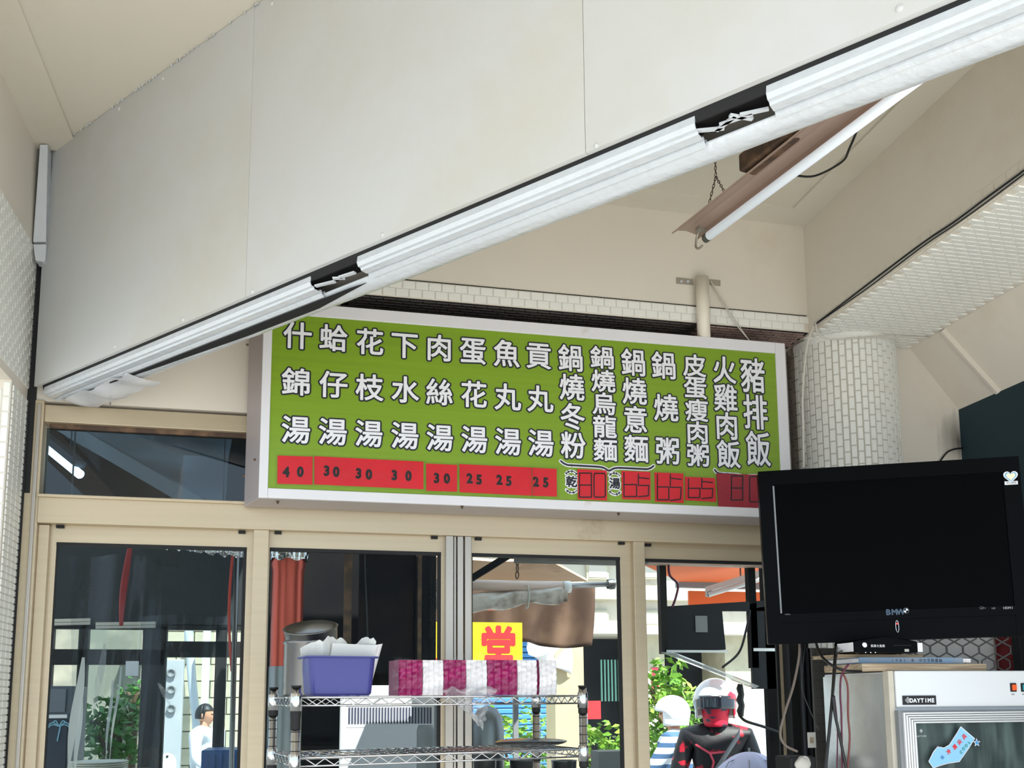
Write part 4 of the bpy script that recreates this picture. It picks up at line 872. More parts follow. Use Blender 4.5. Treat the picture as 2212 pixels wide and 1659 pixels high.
# second shelf: black plastic parcel
z2 = ZS[1]+.0042; c = on(1145, 1600, .16)
tag(ob('black_bag_parcel', lump((c.x, c.y, z2+.013), (.115, .08, .0125), 8, 22, .12), mat('black bag plastic', (34, 32, 32), .25, var=.2, bump=.6, bscale=14), smooth=True), 'flat parcel wrapped in a black plastic bag on the second shelf', 'parcel')
# counter with cups below the shelf, outside the window
ct = thing('work_counter', 'stainless steel counter standing just outside the window', 'counter', (.95, 3.85, 0))
ob('top', B().mm((.34, 3.58, 1.13), (1.6, 4.13, 1.16)), K['steel'], ct, bev=.003)
for x in (.38, 1.55):
    for y in (3.63, 4.08): ob('leg', B().cyl((x, y, -.02), (x, y, 1.13), .02, 12), K['steel'], ct)
for i, (xa, xb, yt, lb) in enumerate(((1020, 1073, 1640, 'steel cup on the outside counter, leftmost of the three cups'), (1100, 1168, 1640, 'steel cup on the outside counter, middle of the three cups'), (1190, 1246, 1642, 'steel cup on the outside counter, rightmost of the three cups'))):
    Yc = 3.9; p0 = at(xa, yt, Y=Yc); p1 = at(xb, yt, Y=Yc); c = (p0+p1)/2; r = (p1.x-p0.x)/2; hh = c.z-1.16
    tag(ob('steel_cup', B().lathe([(.0001, .001), (r*.85, .001), (r*.95, hh-.004), (r, hh), (r*.93, hh-.004), (r*.83, .004), (.0001, .004)], V((c.x, Yc, 1.16)), None, 24), K['steel'], smooth=True), lb, 'cup')
p0 = at(1286, 1622, Y=3.9); p1 = at(1350, 1622, Y=3.9)
tag(ob('grey_tin', B().mm((p0.x, 3.85, 1.161), (p1.x, 3.97, p0.z)), K['greym'], bev=.004), 'square grey tin on the outside counter right of the cups', 'tin')
p0 = at(1018, 1590, Y=4.0); p1 = at(1088, 1590, Y=4.0); r = (p1.x-p0.x)/2; zt_ = at(1050, 1524, Y=4.0).z
tag(ob('steamer_drum', B().lathe([(.0001, 0), (r, 0), (r, (zt_-1.16)*.72), (r*.9, (zt_-1.16)*.85), (r*.6, (zt_-1.16)*.96), (.0001, zt_-1.16)], V(((p0.x+p1.x)/2, 4.0, 1.161)), None, 28), mat('dull brushed steel', (130, 132, 134), .4, metal=.8), smooth=True), 'grey domed steamer drum on the outside counter', 'steamer')
p0 = at(900, 1588, Y=3.75); p1 = at(938, 1588, Y=3.75); r = (p1.x-p0.x)/2; zt_ = at(919, 1566, Y=3.75).z
tag(ob('grey_jar', B().lathe([(.0001, 0), (r*.9, 0), (r, .03), (r, zt_-1.161-.02), (r*.8, zt_-1.161), (.0001, zt_-1.161)], V(((p0.x+p1.x)/2, 3.75, 1.161)), None, 24), K['greym'], smooth=True), 'pale grey round jar on the outside counter below the plastic bag', 'jar')

# ================= OUTSIDE =================
# vented white cabinet
Y0 = 5.7; vb = thing('vented_cabinet', 'white enamelled cabinet with a row of vertical vent slots outside', 'cabinet', (at(840, 1600, Y=Y0).x, Y0+.2, 0))
a = at(737, 1480, Y=Y0); c = at(965, 1700, Y=Y0); ob('body', B().mm((a.x, Y0, -.02), (c.x, Y0+.4, a.z)), K['fridge'], vb, bev=.006)
for k in range(28):
    x = 753+k*6.5; p0 = at(x, 1528, Y=Y0-.001); p1 = at(x+3.4, 1563, Y=Y0-.001); ob('vent_slot', B().mm((p0.x, Y0-.004, p1.z), (p1.x, Y0+.001, p0.z)), mat('slot dark', (70, 72, 92), .7) if k == 0 else bpy.data.materials['slot dark'], vb)
ob('vent_frame', B().mm(at(748, 1521, Y=Y0-.002), at(936, 1524, Y=Y0+.001)).mm(at(748, 1567, Y=Y0-.002), at(936, 1569, Y=Y0+.001)), K['fridge'], vb)
# dark cooking hood
hd = thing('cooking_hood', 'soot-black steel cooking hood outside the second window pane', 'hood', (at(780, 1500, Y=4.6).x, 4.8, 0))
a = at(585, 1150, Y=4.7); c = at(908, 1480, Y=4.7)
ob('back_panel', B().mm((a.x, 4.7, c.z), (c.x, 4.76, 2.6)), K['dark'], hd)
ob('lower_panel', B().mm((a.x, 4.7, -.02), (at(735, 1500, Y=4.7).x, 4.76, c.z)), K['dark'], hd)
ob('side_panel', B().mm((c.x-.03, 4.15, 1.72), (c.x, 4.7, 2.6)), mat('blue black sheet', (12, 15, 22), .6, c2=(34, 28, 26), scale=4, spec=.15), hd)
ob('front_panel', B().mm((at(775, 1300, Y=4.2).x, 4.2, 1.62), (at(893, 1300, Y=4.2).x, 4.22, 2.6)), mat('scorched sheet', (14, 12, 13), .7, c2=(44, 30, 24), scale=3, spec=.15), hd)
ob('post', B().mm((at(743, 1300, Y=4.15).x, 4.15, 1.72), (at(760, 1300, Y=4.15).x, 4.185, 2.6)), K['rust'], hd)
ob('edge_strip', B().mm((at(903, 1300, Y=4.12).x, 4.12, 1.6), (at(911, 1300, Y=4.12).x, 4.15, 2.6)), K['rust'], hd)
tag(ob('cable', B().tube(smooth_pts([at(x, y, Y=4.12) for x, y in ((788, 1150), (789, 1230), (793, 1330), (794, 1395), (790, 1430))]), .004, 6), K['cableb'], smooth=True), 'thin cable dangling in front of the black cooking hood', 'cable')
# flue with foil
c = at(620, 1330, Y=3.95); fl_ = thing('flue_pipe', 'flue pipe with a painted red reflection and a crinkled foil collar outside the window', 'flue', (c.x, c.y, -.02))
r = (at(657, 1330, Y=3.95)-at(582, 1330, Y=3.95)).length/2
ob('pipe', B().lathe([(r*.93, 0), (r*.93, 2.1), (r, 2.12), (r, 2.6)], V((c.x, c.y, -.02)), None, 32), K['steelred'], fl_, smooth=True)
zf = at(620, 1213, Y=3.95).z
ob('lower_sleeve', B().lathe([(r*.97, 0), (r*.97, at(620, 1440, Y=3.95).z+.02)], V((c.x, c.y, -.02)), None, 32), K['steel'], fl_, smooth=True)
def foilfn(u, v):
    a = 2*PI*u; rr = r*(1.10+.05*math.sin(a*9+v*6)+.04*math.sin(a*17)); return (c.x+rr*math.cos(a), c.y+rr*math.sin(a), zf+.13*v+.006*math.sin(a*7))
ob('foil_collar', B().grid(foilfn, 90, 8), K['foil'], fl_, smooth=True)
def fringe(u, v):
    x = 302+238*u; y = 1167+10*u+(10+20*u)*v; p = at(x, y, Y=4.05); return p+ey*(.03*math.sin(u*60)*v)+ez*.004*math.sin(u*47)
tag(ob('foil_valance', B().grid(fringe, 120, 5), K['foil'], smooth=True), 'crinkled silver foil strip hanging across the top of the left pane', 'foil strip')
tag(ob('foil_pole', B().cyl(at(512, 1165, Y=4.1), V((at(505, 1659, Y=4.1).x, 4.1, -.02)), .011, 12), K['steel'], smooth=True), 'thin silver upright pole behind the left pane', 'pole')
def curt(x0_, x1_, y0_, y1_, Y, name, label, m, ph=0, amp=.03, taper=0):
    def fn(u, v):
        xa = x0_+taper*(1-v)*(x1_-x0_)*.45; xb = x1_-taper*(1-v)*(x1_-x0_)*.45
        return at(xa+(xb-xa)*u, y0_+(y1_-y0_)*v, Y=Y)+ey*(amp*math.sin(u*8+ph+v*2))
    return tag(ob(name, B().grid(fn, 30, 20), m, smooth=True), label, 'curtain')
curt(150, 345, 1200, 1720, 4.2, 'clear_curtain', 'clear plastic curtain behind the left half of the left pane', K['curtain'], 0, .05)
curt(300, 510, 1330, 1720, 4.3, 'clear_curtain', 'clear plastic curtain behind the right half of the left pane', K['curtain'], 2, .05)
tag(ob('red_streak', B().grid(lambda u, v: at(284-22*v+math.sin(PI*v)*-4+(8+8*math.sin(PI*v))*(u-.5), 1158+194*v, Y=4.12)+ey*.01*math.sin(v*6), 3, 24), mat('faded red reflection', (150, 52, 56), .4, c2=(110, 38, 44), scale=4), smooth=True, solid=.002), 'narrow red shape added for a reflection in the plastic behind the left pane', 'strip')  # solid strip in place of a reddish reflection on the plastic
tag(ob('red_streak', B().grid(lambda u, v: at(507-9*math.sin(PI*v)-6*v+6*(u-.5), 1158+292*v, Y=4.14)+ey*.01*math.sin(v*6), 3, 24), mat('orange red strip', (196, 70, 56), .4), smooth=True, solid=.002), 'narrow orange-red strip hanging beside the silver pole', 'strip')
tag(ob('curtain_glare', B().grid(lambda u, v: at(180-34*v+(4+10*math.sin(PI*min(1, v*1.1)))*(u-.5)*1.5, 1420+250*v, Y=4.15)+ey*.015*math.sin(v*7), 4, 24), K['bagw'], smooth=True), 'white glare streak on the plastic curtain near the left jamb', 'highlight')  # strip shaped like glare on the clear plastic curtain
# lit tube, bar and sheet added behind the transom in place of its reflections
pA = at(66, 938, Y=4.55); pB = at(173, 1025, Y=4.3); l2 = thing('reflection_lamp', 'lit tube added behind the dark transom pane for a reflected lamp', 'lamp', (pA+pB)/2)
ob('tube', B().cyl(pA, pB, .020, 14), K['tubeon'], l2, smooth=True); ob('batten', B().bar(pA+ez*.045, pB+ez*.045, .05, .03), mat('grey batten', (110, 120, 128), .5), l2)
for k in (.2, .8): q = pA.lerp(pB, k); ob('hanger', B().cyl(q+ez*.05, V((q.x, q.y, 3.25)), .004, 6), K['steel'], l2)
pA = at(112, 905, Y=4.5); pB = at(450, 1100, Y=4.0)
tag(ob('reflection_strut', B().bar(pA, pB, .05, .06), K['helm']), 'pale sloping bar added behind the dark transom pane for a reflected beam', 'strut')  # bar added for the diagonal beam reflected in the transom
tag(ob('reflection_sheet', B().grid(lambda u, v: at(190+330*u-40*v, 782+40*u+(173+110*u)*v, Y=4.7)+ey*(.06*math.sin(u*9+v*5)+.03*math.sin(v*17)), 40, 20), mat('pale crumpled sheet', (190, 196, 198), .4, var=.1, bump=.6, bscale=6), smooth=True), 'crumpled grey sheet added behind the dark transom pane for a reflection', 'sheet')  # sheet added for the grey reflection in the transom
for xa_, ya_, xb_, yb_, w_, lb in ((176, 1500, 160, 1700, 9, 'second white curtain glare streak crossing the first near the left jamb'), (243, 1470, 228, 1640, 5, 'thin white curtain glare streak left of the leafy shrub'), (262, 1440, 236, 1640, 4, 'thin white curtain glare streak in front of the leafy shrub'), (226, 1390, 200, 1560, 14, 'broad grey curtain glare streak above the leafy shrub'), (342, 1475, 372, 1530, 10, 'short pinkish curtain glare streak over the lens panel')):
    tag(ob('curtain_glare', B().grid(lambda u, v: at(xa_+(xb_-xa_)*v+(2+w_*math.sin(PI*min(1, v+.1)))*(u-.5), ya_+(yb_-ya_)*v, Y=4.17)+ey*.015*math.sin(v*7), 4, 20), K['bagw'] if w_ < 10 else K['bag'], smooth=True), lb, 'highlight')  # more curtain glare built as solid strips
vr = thing('curtain_rail', 'hanging steel rail above the left pane carrying strips and foil', 'rail', at(300, 1150, Y=4.1))
ob('rail', B().bar(at(90, 1158, Y=4.13), at(545, 1158, Y=4.13), .03, .02), K['steel'], vr)
for x in (150, 480): q = at(x, 1158, Y=4.13); ob('hanger', B().cyl(q, V((q.x, q.y, 3.25)), .004, 6), K['steel'], vr)
# stall roof + glazed black frame
YF = 5.3; xa = at(90, 1300, Y=YF).x; xb = at(560, 1300, Y=YF).x
tag(ob('stall_roof', B().mm((xa-.6, 3.75, 3.25), (xb+.2, 6.0, 3.33)), K['dark']), 'black roof slab over the food stall outside the left pane', 'roof')
fas = ob('stall_fascia', B().mm((xa-.6, YF, at(300, 1350, Y=YF).z), (xb+.1, YF+.05, 3.25)), mat('dark slate sheet', (24, 30, 34), .6, var=.2, scale=2)); tag(fas, 'dark slate fascia board above the black glazed front', 'fascia')
gf = thing('glazed_shopfront', 'black framed glass shopfront seen through the left pane', 'shopfront', ((xa+xb)/2, YF, -.02))
zt_ = at(300, 1352, Y=YF).z
def fr_(x0_, x1_, y0_=None, y1_=None, nm='post'):
    a = at(x0_, 1500 if y0_ is None else y0_, Y=YF); c = at(x1_, 1500 if y1_ is None else y1_, Y=YF)
    ob(nm, B().mm((a.x, YF, -.02 if y0_ is None else c.z), (c.x, YF+.05, zt_ if y0_ is None else a.z)), K['black'], gf)
for a_, c_ in ((84, 108), (163, 184), (303, 355), (462, 486), (520, 560)): fr_(a_, c_)
for a_, c_, y0_, y1_ in ((84, 355, 1402, 1436), (355, 560, 1385, 1420), (84, 560, 1346, 1362), (170, 345, 1352, 1358)): fr_(a_, c_, y0_, y1_, 'rail')
for a_, c_ in ((184, 303), (355, 462), (486, 520)):
    a = at(a_, 1400, Y=YF+.02); c = at(c_, 1400, Y=YF+.02); ob('pane', B().mm((a.x, YF+.02, .2), (c.x, YF+.024, zt_)), K['glass'], gf)
for x0_, x1_, y_ in ((113, 195, 1348), (207, 336, 1355)):
    p = at(x0_, y_, Y=5.285); q = at(x1_, y_-2, Y=5.285); tag(ob('strip_light', B().cyl(p, q, .009, 10).bar(p+ez*.017, q+ez*.017, .02, .016), K['facade'], smooth=False), 'unlit strip light under the stall roof, %s' % ('near the left jamb' if x0_ < 150 else 'above the transom of the black shopfront'), 'lamp')
tag(ob('paper_notice', B().mm(at(272, 1428, Y=5.28), at(299, 1460, Y=5.29)), K['white']), 'blank white paper notice on the black shopfront', 'notice')
# grey cabinet with palm picture
a = at(84, 1482, Y=4.9); c = at(148, 1700, Y=4.9); gc = thing('grey_cabinet', 'dark cabinet with pale frame and palm tree picture at the left', 'cabinet', ((a.x+c.x)/2, 5.0, -.02))
ob('body', B().mm((a.x, 4.9, -.02), (c.x, 5.2, a.z)), mat('blue grey sheet', (78, 86, 98), .5), gc, bev=.004)
ob('upper_panel', B().mm(at(84, 1488, Y=4.89), at(141, 1538, Y=4.90)), mat('slate panel', (100, 106, 116), .5), gc); ob('ledge', B().mm(at(84, 1544, Y=4.88), at(146, 1551, Y=4.90)), K['fridge'], gc)
ob('lower_door', B().mm(at(84, 1554, Y=4.89), at(139, 1700, Y=4.90)), mat('dark blue door', (22, 40, 58), .4), gc)
q = at(127, 1578, Y=4.885); b = B().bar(q-ez*.05-ex*.004, q+ez*.02+ex*.006, .004, .006)
for a_ in (-.2, .4, 1.0, 2.1, 2.7, 3.3): b.tube(smooth_pts([q+ez*.02, q+ez*.03+V((math.cos(a_), 0, math.sin(a_)*.6))*.03, q+ez*.012+V((math.cos(a_), 0, math.sin(a_)*.5))*.055]), .0035, 4)
ob('palm_picture', b, mat('pale blue print', (120, 170, 190), .5), gc)
# cream block wall beyond the shopfront
YB = 12.0; a = at(345, 1385, Y=YB); c = at(560, 1760, Y=YB)
bwl = thing('block_wall', 'sunlit cream block house wall beyond the black shopfront', 'wall', ((a.x+c.x)/2, YB, -.02))
ob('backing', B().mm((a.x-.2, YB, -.02), (c.x+.3, YB+.2, 3.4)), K['creamg'], bwl)
bm = mesh('block', B().box((0, 0, 0), (.385, .03, .185)), K['cream']); nb = 0
for j in range(17):
    for i in range(7):
        o = bpy.data.objects.new('block', bm); COL.objects.link(o); o.parent = bwl; o.location = V((a.x+.2+i*.4+(j % 2)*.2-.2, YB-.012-random.random()*.006, .1+j*.2))-wloc(bwl)
tag(ob('drain_pipe', B().tube(smooth_pts([at(x, y, Y=11.7) for x, y in ((418, 1350), (408, 1365), (410, 1400), (416, 1480), (424, 1560), (428, 1659), (430, 1760))]), .05, 12), mat('pale blue grey pipe', (190, 196, 206), .5), smooth=True), 'pale curved drain pipe running down the cream block wall', 'pipe')
tag(ob('grey_post', B().mm(at(440, 1345, Y=11.35), (at(455, 1345, Y=11.35).x, 11.45, -.02)), K['fridge']), 'pale upright post right of the drain pipe', 'post')
p = at(356, 1424, Y=9.5); c = at(392, 1556, Y=9.5); lp = thing('lens_panel', 'pale grey panel with three round lenses beyond the shopfront', 'panel', ((p.x+c.x)/2, 9.55, -.02))
ob('board', B().mm((p.x, 9.5, -.02), (c.x, 9.6, p.z)), mat('pale grey panel paint', (176, 178, 182), .5), lp, bev=.01)
for y in (1454, 1490, 1531): q = at(370, y, Y=9.49); ob('lens', B().lathe([(.04, 0), (.042, .02), (.03, .02), (.026, .008), (.0001, .004)], q, M.Rotation(PI/2, 3, 'X'), 20), K['greym'], lp, smooth=True)
# left-back masonry / trees
a = at(80, 1350, Y=13); c = at(345, 1500, Y=13)
tag(ob('garden_wall', B().mm((a.x-.5, 13, -.02), (c.x, 13.2, 2.9)), mat('mossy concrete', (120, 120, 108), .9, c2=(150, 146, 130), scale=4)), 'mossy grey concrete wall beyond the left part of the shopfront', 'wall')
def bush(name, label, c, rad, n, m, ls=.05, seed=1, base=-.02):
    rnd = random.Random(seed); t = thing(name, label, 'shrub', (c.x, c.y, base)); b = B()
    for k in range(n):
        while True:
            d = V((rnd.uniform(-1, 1), rnd.uniform(-1, 1), rnd.uniform(-1, 1)))
            if .35 < d.length < 1: break
        p = c+V((d.x*rad.x, d.y*rad.y, d.z*rad.z))*(.75+.35*math.sin(d.x*5+d.z*4)**2)
        e1 = V((rnd.gauss(0, 1), rnd.gauss(0, 1), rnd.gauss(0, .6))).normalized(); e2 = e1.cross(V((rnd.gauss(0, 1), rnd.gauss(0, 1), rnd.gauss(0, 1)))).normalized(); s = ls*rnd.uniform(.6, 1.3)
        b.add([p-e1*s, p+e2*s*.42-e1*s*.1+ez*.004, p+e1*s, p-e2*s*.42-e1*s*.1+ez*.004], [(0, 1, 2, 3)])
    ob('foliage', b, m, t, kind='stuff'); b = B()
    for k in range(6):
        a_ = k*1.05; b.tube(smooth_pts([V((c.x, c.y, base)), V((c.x+.1*rad.x*math.cos(a_), c.y+.1*math.sin(a_), c.z-rad.z*.7)), c+V((rad.x*.6*math.cos(a_), rad.y*.5*math.sin(a_), rad.z*.4))], 4), [.018]*9 if 0 else .014, 5)
    ob('stem', b, K['stem'], t); return t
c = at(240, 1590, Y=6.6); bush('potted_shrub', 'leafy green shrub behind the clear curtain in the left pane', V((c.x, c.y, c.z)), V((.22, .2, .30)), 520, K['leafd'], .04, 2)
c = at(290, 1520, Y=7.2); bush('potted_shrub', 'small upper shrub beside the black post in the left pane', V((c.x, c.y, c.z)), V((.12, .15, .2)), 160, K['leafd'], .04, 3)
c = at(1290, 1625, Y=8.2); bush('street_shrub', 'bright sunlit shrub low behind the third pane', V((c.x, c.y, c.z-.1)), V((.50, .35, .42)), 900, K['leaf'], .05, 4)
c = at(1110, 1580, Y=9.5); bush('street_shrub', 'pale yellow-green shrub behind the black parcel', V((c.x, c.y, c.z-.2)), V((.62, .3, .45)), 700, K['leaf'], .05, 5)
c = at(1445, 1540, Y=8.0); bush('street_shrub', 'tall green shrub between the two helmeted riders', V((c.x, c.y, c.z)), V((.28, .3, .52)), 800, K['leaf'], .05, 6)
c = at(1410, 1640, Y=8.6); bush('street_shrub', 'low shrub at the left edge of the fourth pane', V((c.x, c.y, c.z-.1)), V((.3, .3, .3)), 300, K['leaf'], .05, 7)
# plates and baskets at the lower left
c = at(213, 1659, Y=4.6); pls = []
for k in range(4):
    tag(ob('plate', B().lathe([(.0001, 0), (.07, 0), (.125, .012), (.122, .015), (.07, .004), (.0001, .004)], V((c.x, 4.6, c.z-.012+k*.0095)), None, 28), mat('plate white', (214, 212, 196), .4) if k == 0 else bpy.data.materials['plate white'], smooth=True), 'white plate in the stack outside the left pane, %s' % ('lowest', 'second from the bottom', 'third from the bottom', 'topmost')[k], 'plate', 'stacked white plates outside the left pane')
st_ = thing('plate_stand', 'dark side table under the stack of plates', 'table', (c.x, 4.6, -.02)); ob('top', B().box((c.x, 4.6, c.z-.03), (.4, .3, .035)), K['wood'], st_, bev=.003)
for sx_ in (-1, 1):
    for sy_ in (-1, 1): ob('leg', B().mm((c.x+sx_*.18-.015, 4.6+sy_*.13-.015, -.02), (c.x+sx_*.18+.015, 4.6+sy_*.13+.015, c.z-.045)), K['wood'], st_)
a = at(435, 1621, Y=4.7); c = at(520, 1621, Y=4.7)
cr = thing('blue_crate', 'tall blue plastic crate at the foot of the left pane', 'crate', ((a.x+c.x)/2, 4.85, -.02)); ob('shell', B().mm((a.x, 4.7, -.02), (c.x, 5.0, a.z)), K['blueb'], cr, bev=.006)
for k in range(6): ob('rib', B().mm((a.x+.02+k*.033, 4.692, .1), (a.x+.03+k*.033, 4.70, a.z-.02)), K['blueb'], cr)

# ---- facade across the street ----
YS = 14.0; x0_ = at(930, 1300, Y=YS).x; x1_ = at(1760, 1300, Y=YS).x
bd = thing('building', 'pale street building across the road behind the third and fourth panes', 'building', ((x0_+x1_)/2, YS+1, -.02))
zs = at(1300, 1372, Y=YS).z
ob('upper_wall', B().mm((x0_-1, YS, zs), (x1_+1.5, YS+2, 7.5)), K['facade'], bd)
ob('ledge', B().mm((x0_-1, YS-.35, zs), (x1_+1.5, YS, zs+.14)).mm((x0_-1, YS-.2, zs+.55), (x1_+1.5, YS, zs+.65)).mm((x0_-1, YS-.2, zs+1.2), (x1_+1.5, YS, zs+1.27)), K['facade'], bd)
for xx in (1290, 1400):
    for yy in (1335, 1282, 1235): p = at(xx, yy, Y=YS-.03); wn_ = ob('window', B().box(p, (.36, .06, .24)), K['cream'], bd); ob('window_pane', B().box(p-ey*.03, (.30, .02, .19)), K['facade'], wn_)
ob('shop_interior', B().mm((x0_-1, YS+.9, -.02), (x1_+1.5, YS+1, zs)), K['panel'], bd)
for xx, ww in ((1225, .5), (1172+180, .0), (1415, .35), (1600, .5)):
    if ww: p = at(xx, 1500, Y=YS); ob('shop_pier', B().mm((p.x-ww/2, YS, -.02), (p.x+ww/2, YS+.9, zs)), K['cream'], bd)
# roller shutters (slats are single parts)
a = at(1020, 1385, Y=YS+.1); c = at(1192, 1385, Y=YS+.1)
for k in range(int((a.z+.02)/.085)): ob('shutter_slat', B().box(((a.x+c.x)/2, YS+.1, a.z-.04-k*.085), (c.x-a.x, .04, .074)), K['blue'], bd, bev=.012)
# green window bars
p = at(1300, 1480, Y=YS+.5); q = at(1345, 1480, Y=YS+.5)
for k in range(7): x_ = p.x+(q.x-p.x)*k/6; ob('window_bar', B().mm((x_-.012, YS+.5, at(1300, 1515, Y=YS+.5).z), (x_+.012, YS+.53, at(1300, 1425, Y=YS+.5).z)), mat('pale green bar', (120, 176, 160), .5) if k == 0 else bpy.data.materials['pale green bar'], bd)
tag(ob('red_banner', B().mm(at(1268, 1514, Y=9.6), at(1297, 1553, Y=9.62)), K['redp']), 'small red banner behind the bright shrub in the third pane', 'banner')
tag(ob('red_banner', B().mm(at(1408, 1442, Y=13.97), at(1423, 1490, Y=13.99)), mat('red couplet', (200, 50, 70), .6)), 'narrow red couplet beside the doorway across the street', 'banner')
bpl = thing('banner_pole', 'thin pole carrying the small red banner', 'pole', (at(1266, 1560, Y=9.61).x, 9.61, -.02)); ob('pole', B().cyl((at(1267, 1560, Y=9.61).x, 9.61, -.02), at(1267, 1510, Y=9.61), .012, 8), K['greym'], bpl)
# ---- awnings outside pane 3 ----
tag(ob('timber_beam', B().mm(at(1120, 1180, Y=4.2), (at(1400, 1180, Y=4.2).x, 4.3, at(1250, 1213, Y=4.2).z)), mat('weathered beam', (92, 92, 88), .8, c2=(122, 120, 112), stretch=(1, 8, 20))), 'weathered grey beam across the top of the third pane', 'beam')
a = [at(1062, 1213, Y=4.6), at(1190, 1213, Y=4.6), at(1270, 1256, Y=5.2), at(1040, 1262, Y=5.2), at(900, 1262, Y=5.2), at(900, 1200, Y=4.6)]
tag(ob('canvas_awning', B().prism(a, (0, .01, .015)), K['beigec']), 'beige canvas awning seen from below in the third pane', 'awning')
def clothfn(u, v):
    yb = 1392-40*max(0, .35-u)*2.2+8*math.sin(u*9)
    return at(900+383*u-10*v*u, 1262+(yb-1262)*v*(.62+.38*min(1, u*1.6+.2)), Y=5.62)+ey*(.05*math.sin(u*16+v*2)+.02*math.sin(u*37))
tag(ob('brown_canvas', B().grid(clothfn, 60, 14), K['brownc'], smooth=True, solid=.004), 'brown canvas flap hanging behind the rolled awning', 'canvas')
ra = thing('rolled_awning', 'rolled clear plastic sheet tied under a pale pole in the third pane', 'awning', at(1120, 1320, Y=4.45))
Yr = 4.5
ob('pole', B().cyl(at(905, 1262, Y=Yr), at(1232, 1268, Y=Yr), .028, 18), mat('pale rose pole', (214, 190, 178), .25, var=.15, scale=3), ra, smooth=True)
ob('pole_cap', B().cyl(at(1216, 1268, Y=Yr), at(1232, 1268, Y=Yr), .030, 18), K['helm'], ra, smooth=True)
def roll(u, v):
    p = at(905+318*u, 1294+9*math.sin(u*5), Y=Yr); rr = .045*(1-.30*math.exp(-((u-.72)*14)**2))*(1+.14*math.sin(v*2*PI*3+u*20))*(1 if u < .96 else .75); return p+ey*(rr*math.cos(v*2*PI))+ez*(rr*math.sin(v*2*PI))
ob('plastic_roll', B().grid(roll, 70, 18), mat('crumpled plastic roll', (206, 196, 186), .12, var=.2, scale=9, bump=1, bscale=16, c2=(120, 104, 94)), ra, smooth=True)
for x in (950, 1138): 
    p = at(x, 1282, Y=Yr); ob('tie', B().tube([p+ey*(.045*math.cos(t*PI/8))+ez*(.062*math.sin(t*PI/8)-.012) for t in range(17)], .004, 5, False), K['cable'], ra, smooth=True)
tag(ob('awning_rod', B().cyl(at(1150, 1268, Y=4.5), at(1320, 1262, Y=4.75), .014, 12).lathe([(.026, -.02), (.03, 0), (.026, .02)], at(1320, 1262, Y=4.75), M.Rotation(PI/2, 3, 'Y'), 12), K['steel'], smooth=True), 'metal awning rod with flanged end beside the roll', 'rod')
tag(ob('chain', chain(at(1117, 1250, Y=Yr), at(1118, 1190, Y=Yr), .012), K['rust'], kind=None), 'rusty chain holding up the rolled awning', 'chain')
for i, (x0q, y0q, x1q, y1q, lb) in enumerate(((1018, 1250, 1105, 1196, 'dark sloping strut under the awning in the third pane'), (1020, 1190, 1110, 1200, 'dark cross strut at the top of the third pane'))):
    tag(ob('awning_strut', B().bar(at(x0q, y0q, Y=4.3), at(x1q, y1q, Y=4.25), .025, .03), K['dark']), lb, 'strut')
# yellow sign with red character
Yy = 5.5; a = at(934, 1343, Y=Yy); c = at(1129, 1470, Y=Yy)
ys = thing('yellow_sign', 'yellow shop sign with a large red brush character', 'sign', ((a.x+c.x)/2, Yy, c.z-.02))
ob('board', B().mm((a.x, Yy, c.z), (c.x, Yy+.03, a.z)), K['yellow'], ys)
ob('bracket', B().mm((a.x+.02, Yy+.03, -.02), (a.x+.05, Yy+.06, a.z)).mm((c.x-.05, Yy+.03, -.02), (c.x-.02, Yy+.06, a.z)), K['greym'], ys)
bb = B(); put_glyph(bb, '堂', at(1077, 1404, Y=Yy), ex, ez, -ey, .22, .275, .009, .002, seg=6); ob('red_character', bb, K['redp'], ys)
bb = B(); put_glyph(bb, '食', at(964, 1448, Y=Yy), ex, ez, -ey, .21, .22, .009, .002, seg=6); ob('red_character', bb, K['redp'], ys)
tag(ob('white_cloth', B().grid(lambda u, v: at(1140+95*u, 1385+8*u+30*v+35*u*v, Y=7.47)+ey*(.04*math.sin(u*9+v*4)), 16, 8), K['tissue'], smooth=True, solid=.003), 'crumpled white sheet draped right of the yellow sign', 'sheet')
p = at(1228, 1385, Y=7.5); tag(ob('cream_post', B().mm((at(1198, 1400, Y=7.5).x, 7.5, -.02), (at(1260, 1400, Y=7.5).x, 7.8, p.z)), mat('cream painted post', (196, 178, 138), .7)), 'broad cream post beside the yellow sign', 'post')
# ---- pane 4 ----
tag(ob('rusty_beam', B().mm(at(1380, 1192, Y=4.3), (at(1700, 1192, Y=4.3).x, 4.36, at(1500, 1220, Y=4.3).z)), mat('rusty painted beam', (176, 152, 136), .6, c2=(130, 104, 88), stretch=(1, 1, 12))), 'rusty pale beam across the top of the fourth pane', 'beam')
oa = thing('orange_awning', 'orange cloth awning on a grey metal frame over the fourth pane', 'awning', (at(1740, 1300, Y=5.6).x, 5.65, -.02))
a = [at(1385, 1218, Y=4.7), at(1740, 1212, Y=4.7), at(1740, 1262, Y=5.6), at(1470, 1258, Y=5.6)]
ob('top_cloth', B().prism(a, (0, 0, .012)), K['orange'], oa); ob('valance', B().mm(at(1488, 1276, Y=5.64), at(1740, 1312, Y=5.66)), K['orange'], oa)
ob('frame_bar', B().mm(at(1466, 1255, Y=5.58), at(1745, 1276, Y=5.64)), K['greym'], oa); ob('frame_post', B().mm((at(1735, 1300, Y=5.6).x, 5.58, -.02), (at(1750, 1300, Y=5.6).x, 5.64, at(1740, 1255, Y=5.6).z)), K['greym'], oa)
l3 = thing('outside_lamp', 'white fluorescent batten hanging under the orange awning', 'lamp', at(1590, 1262, Y=4.9))
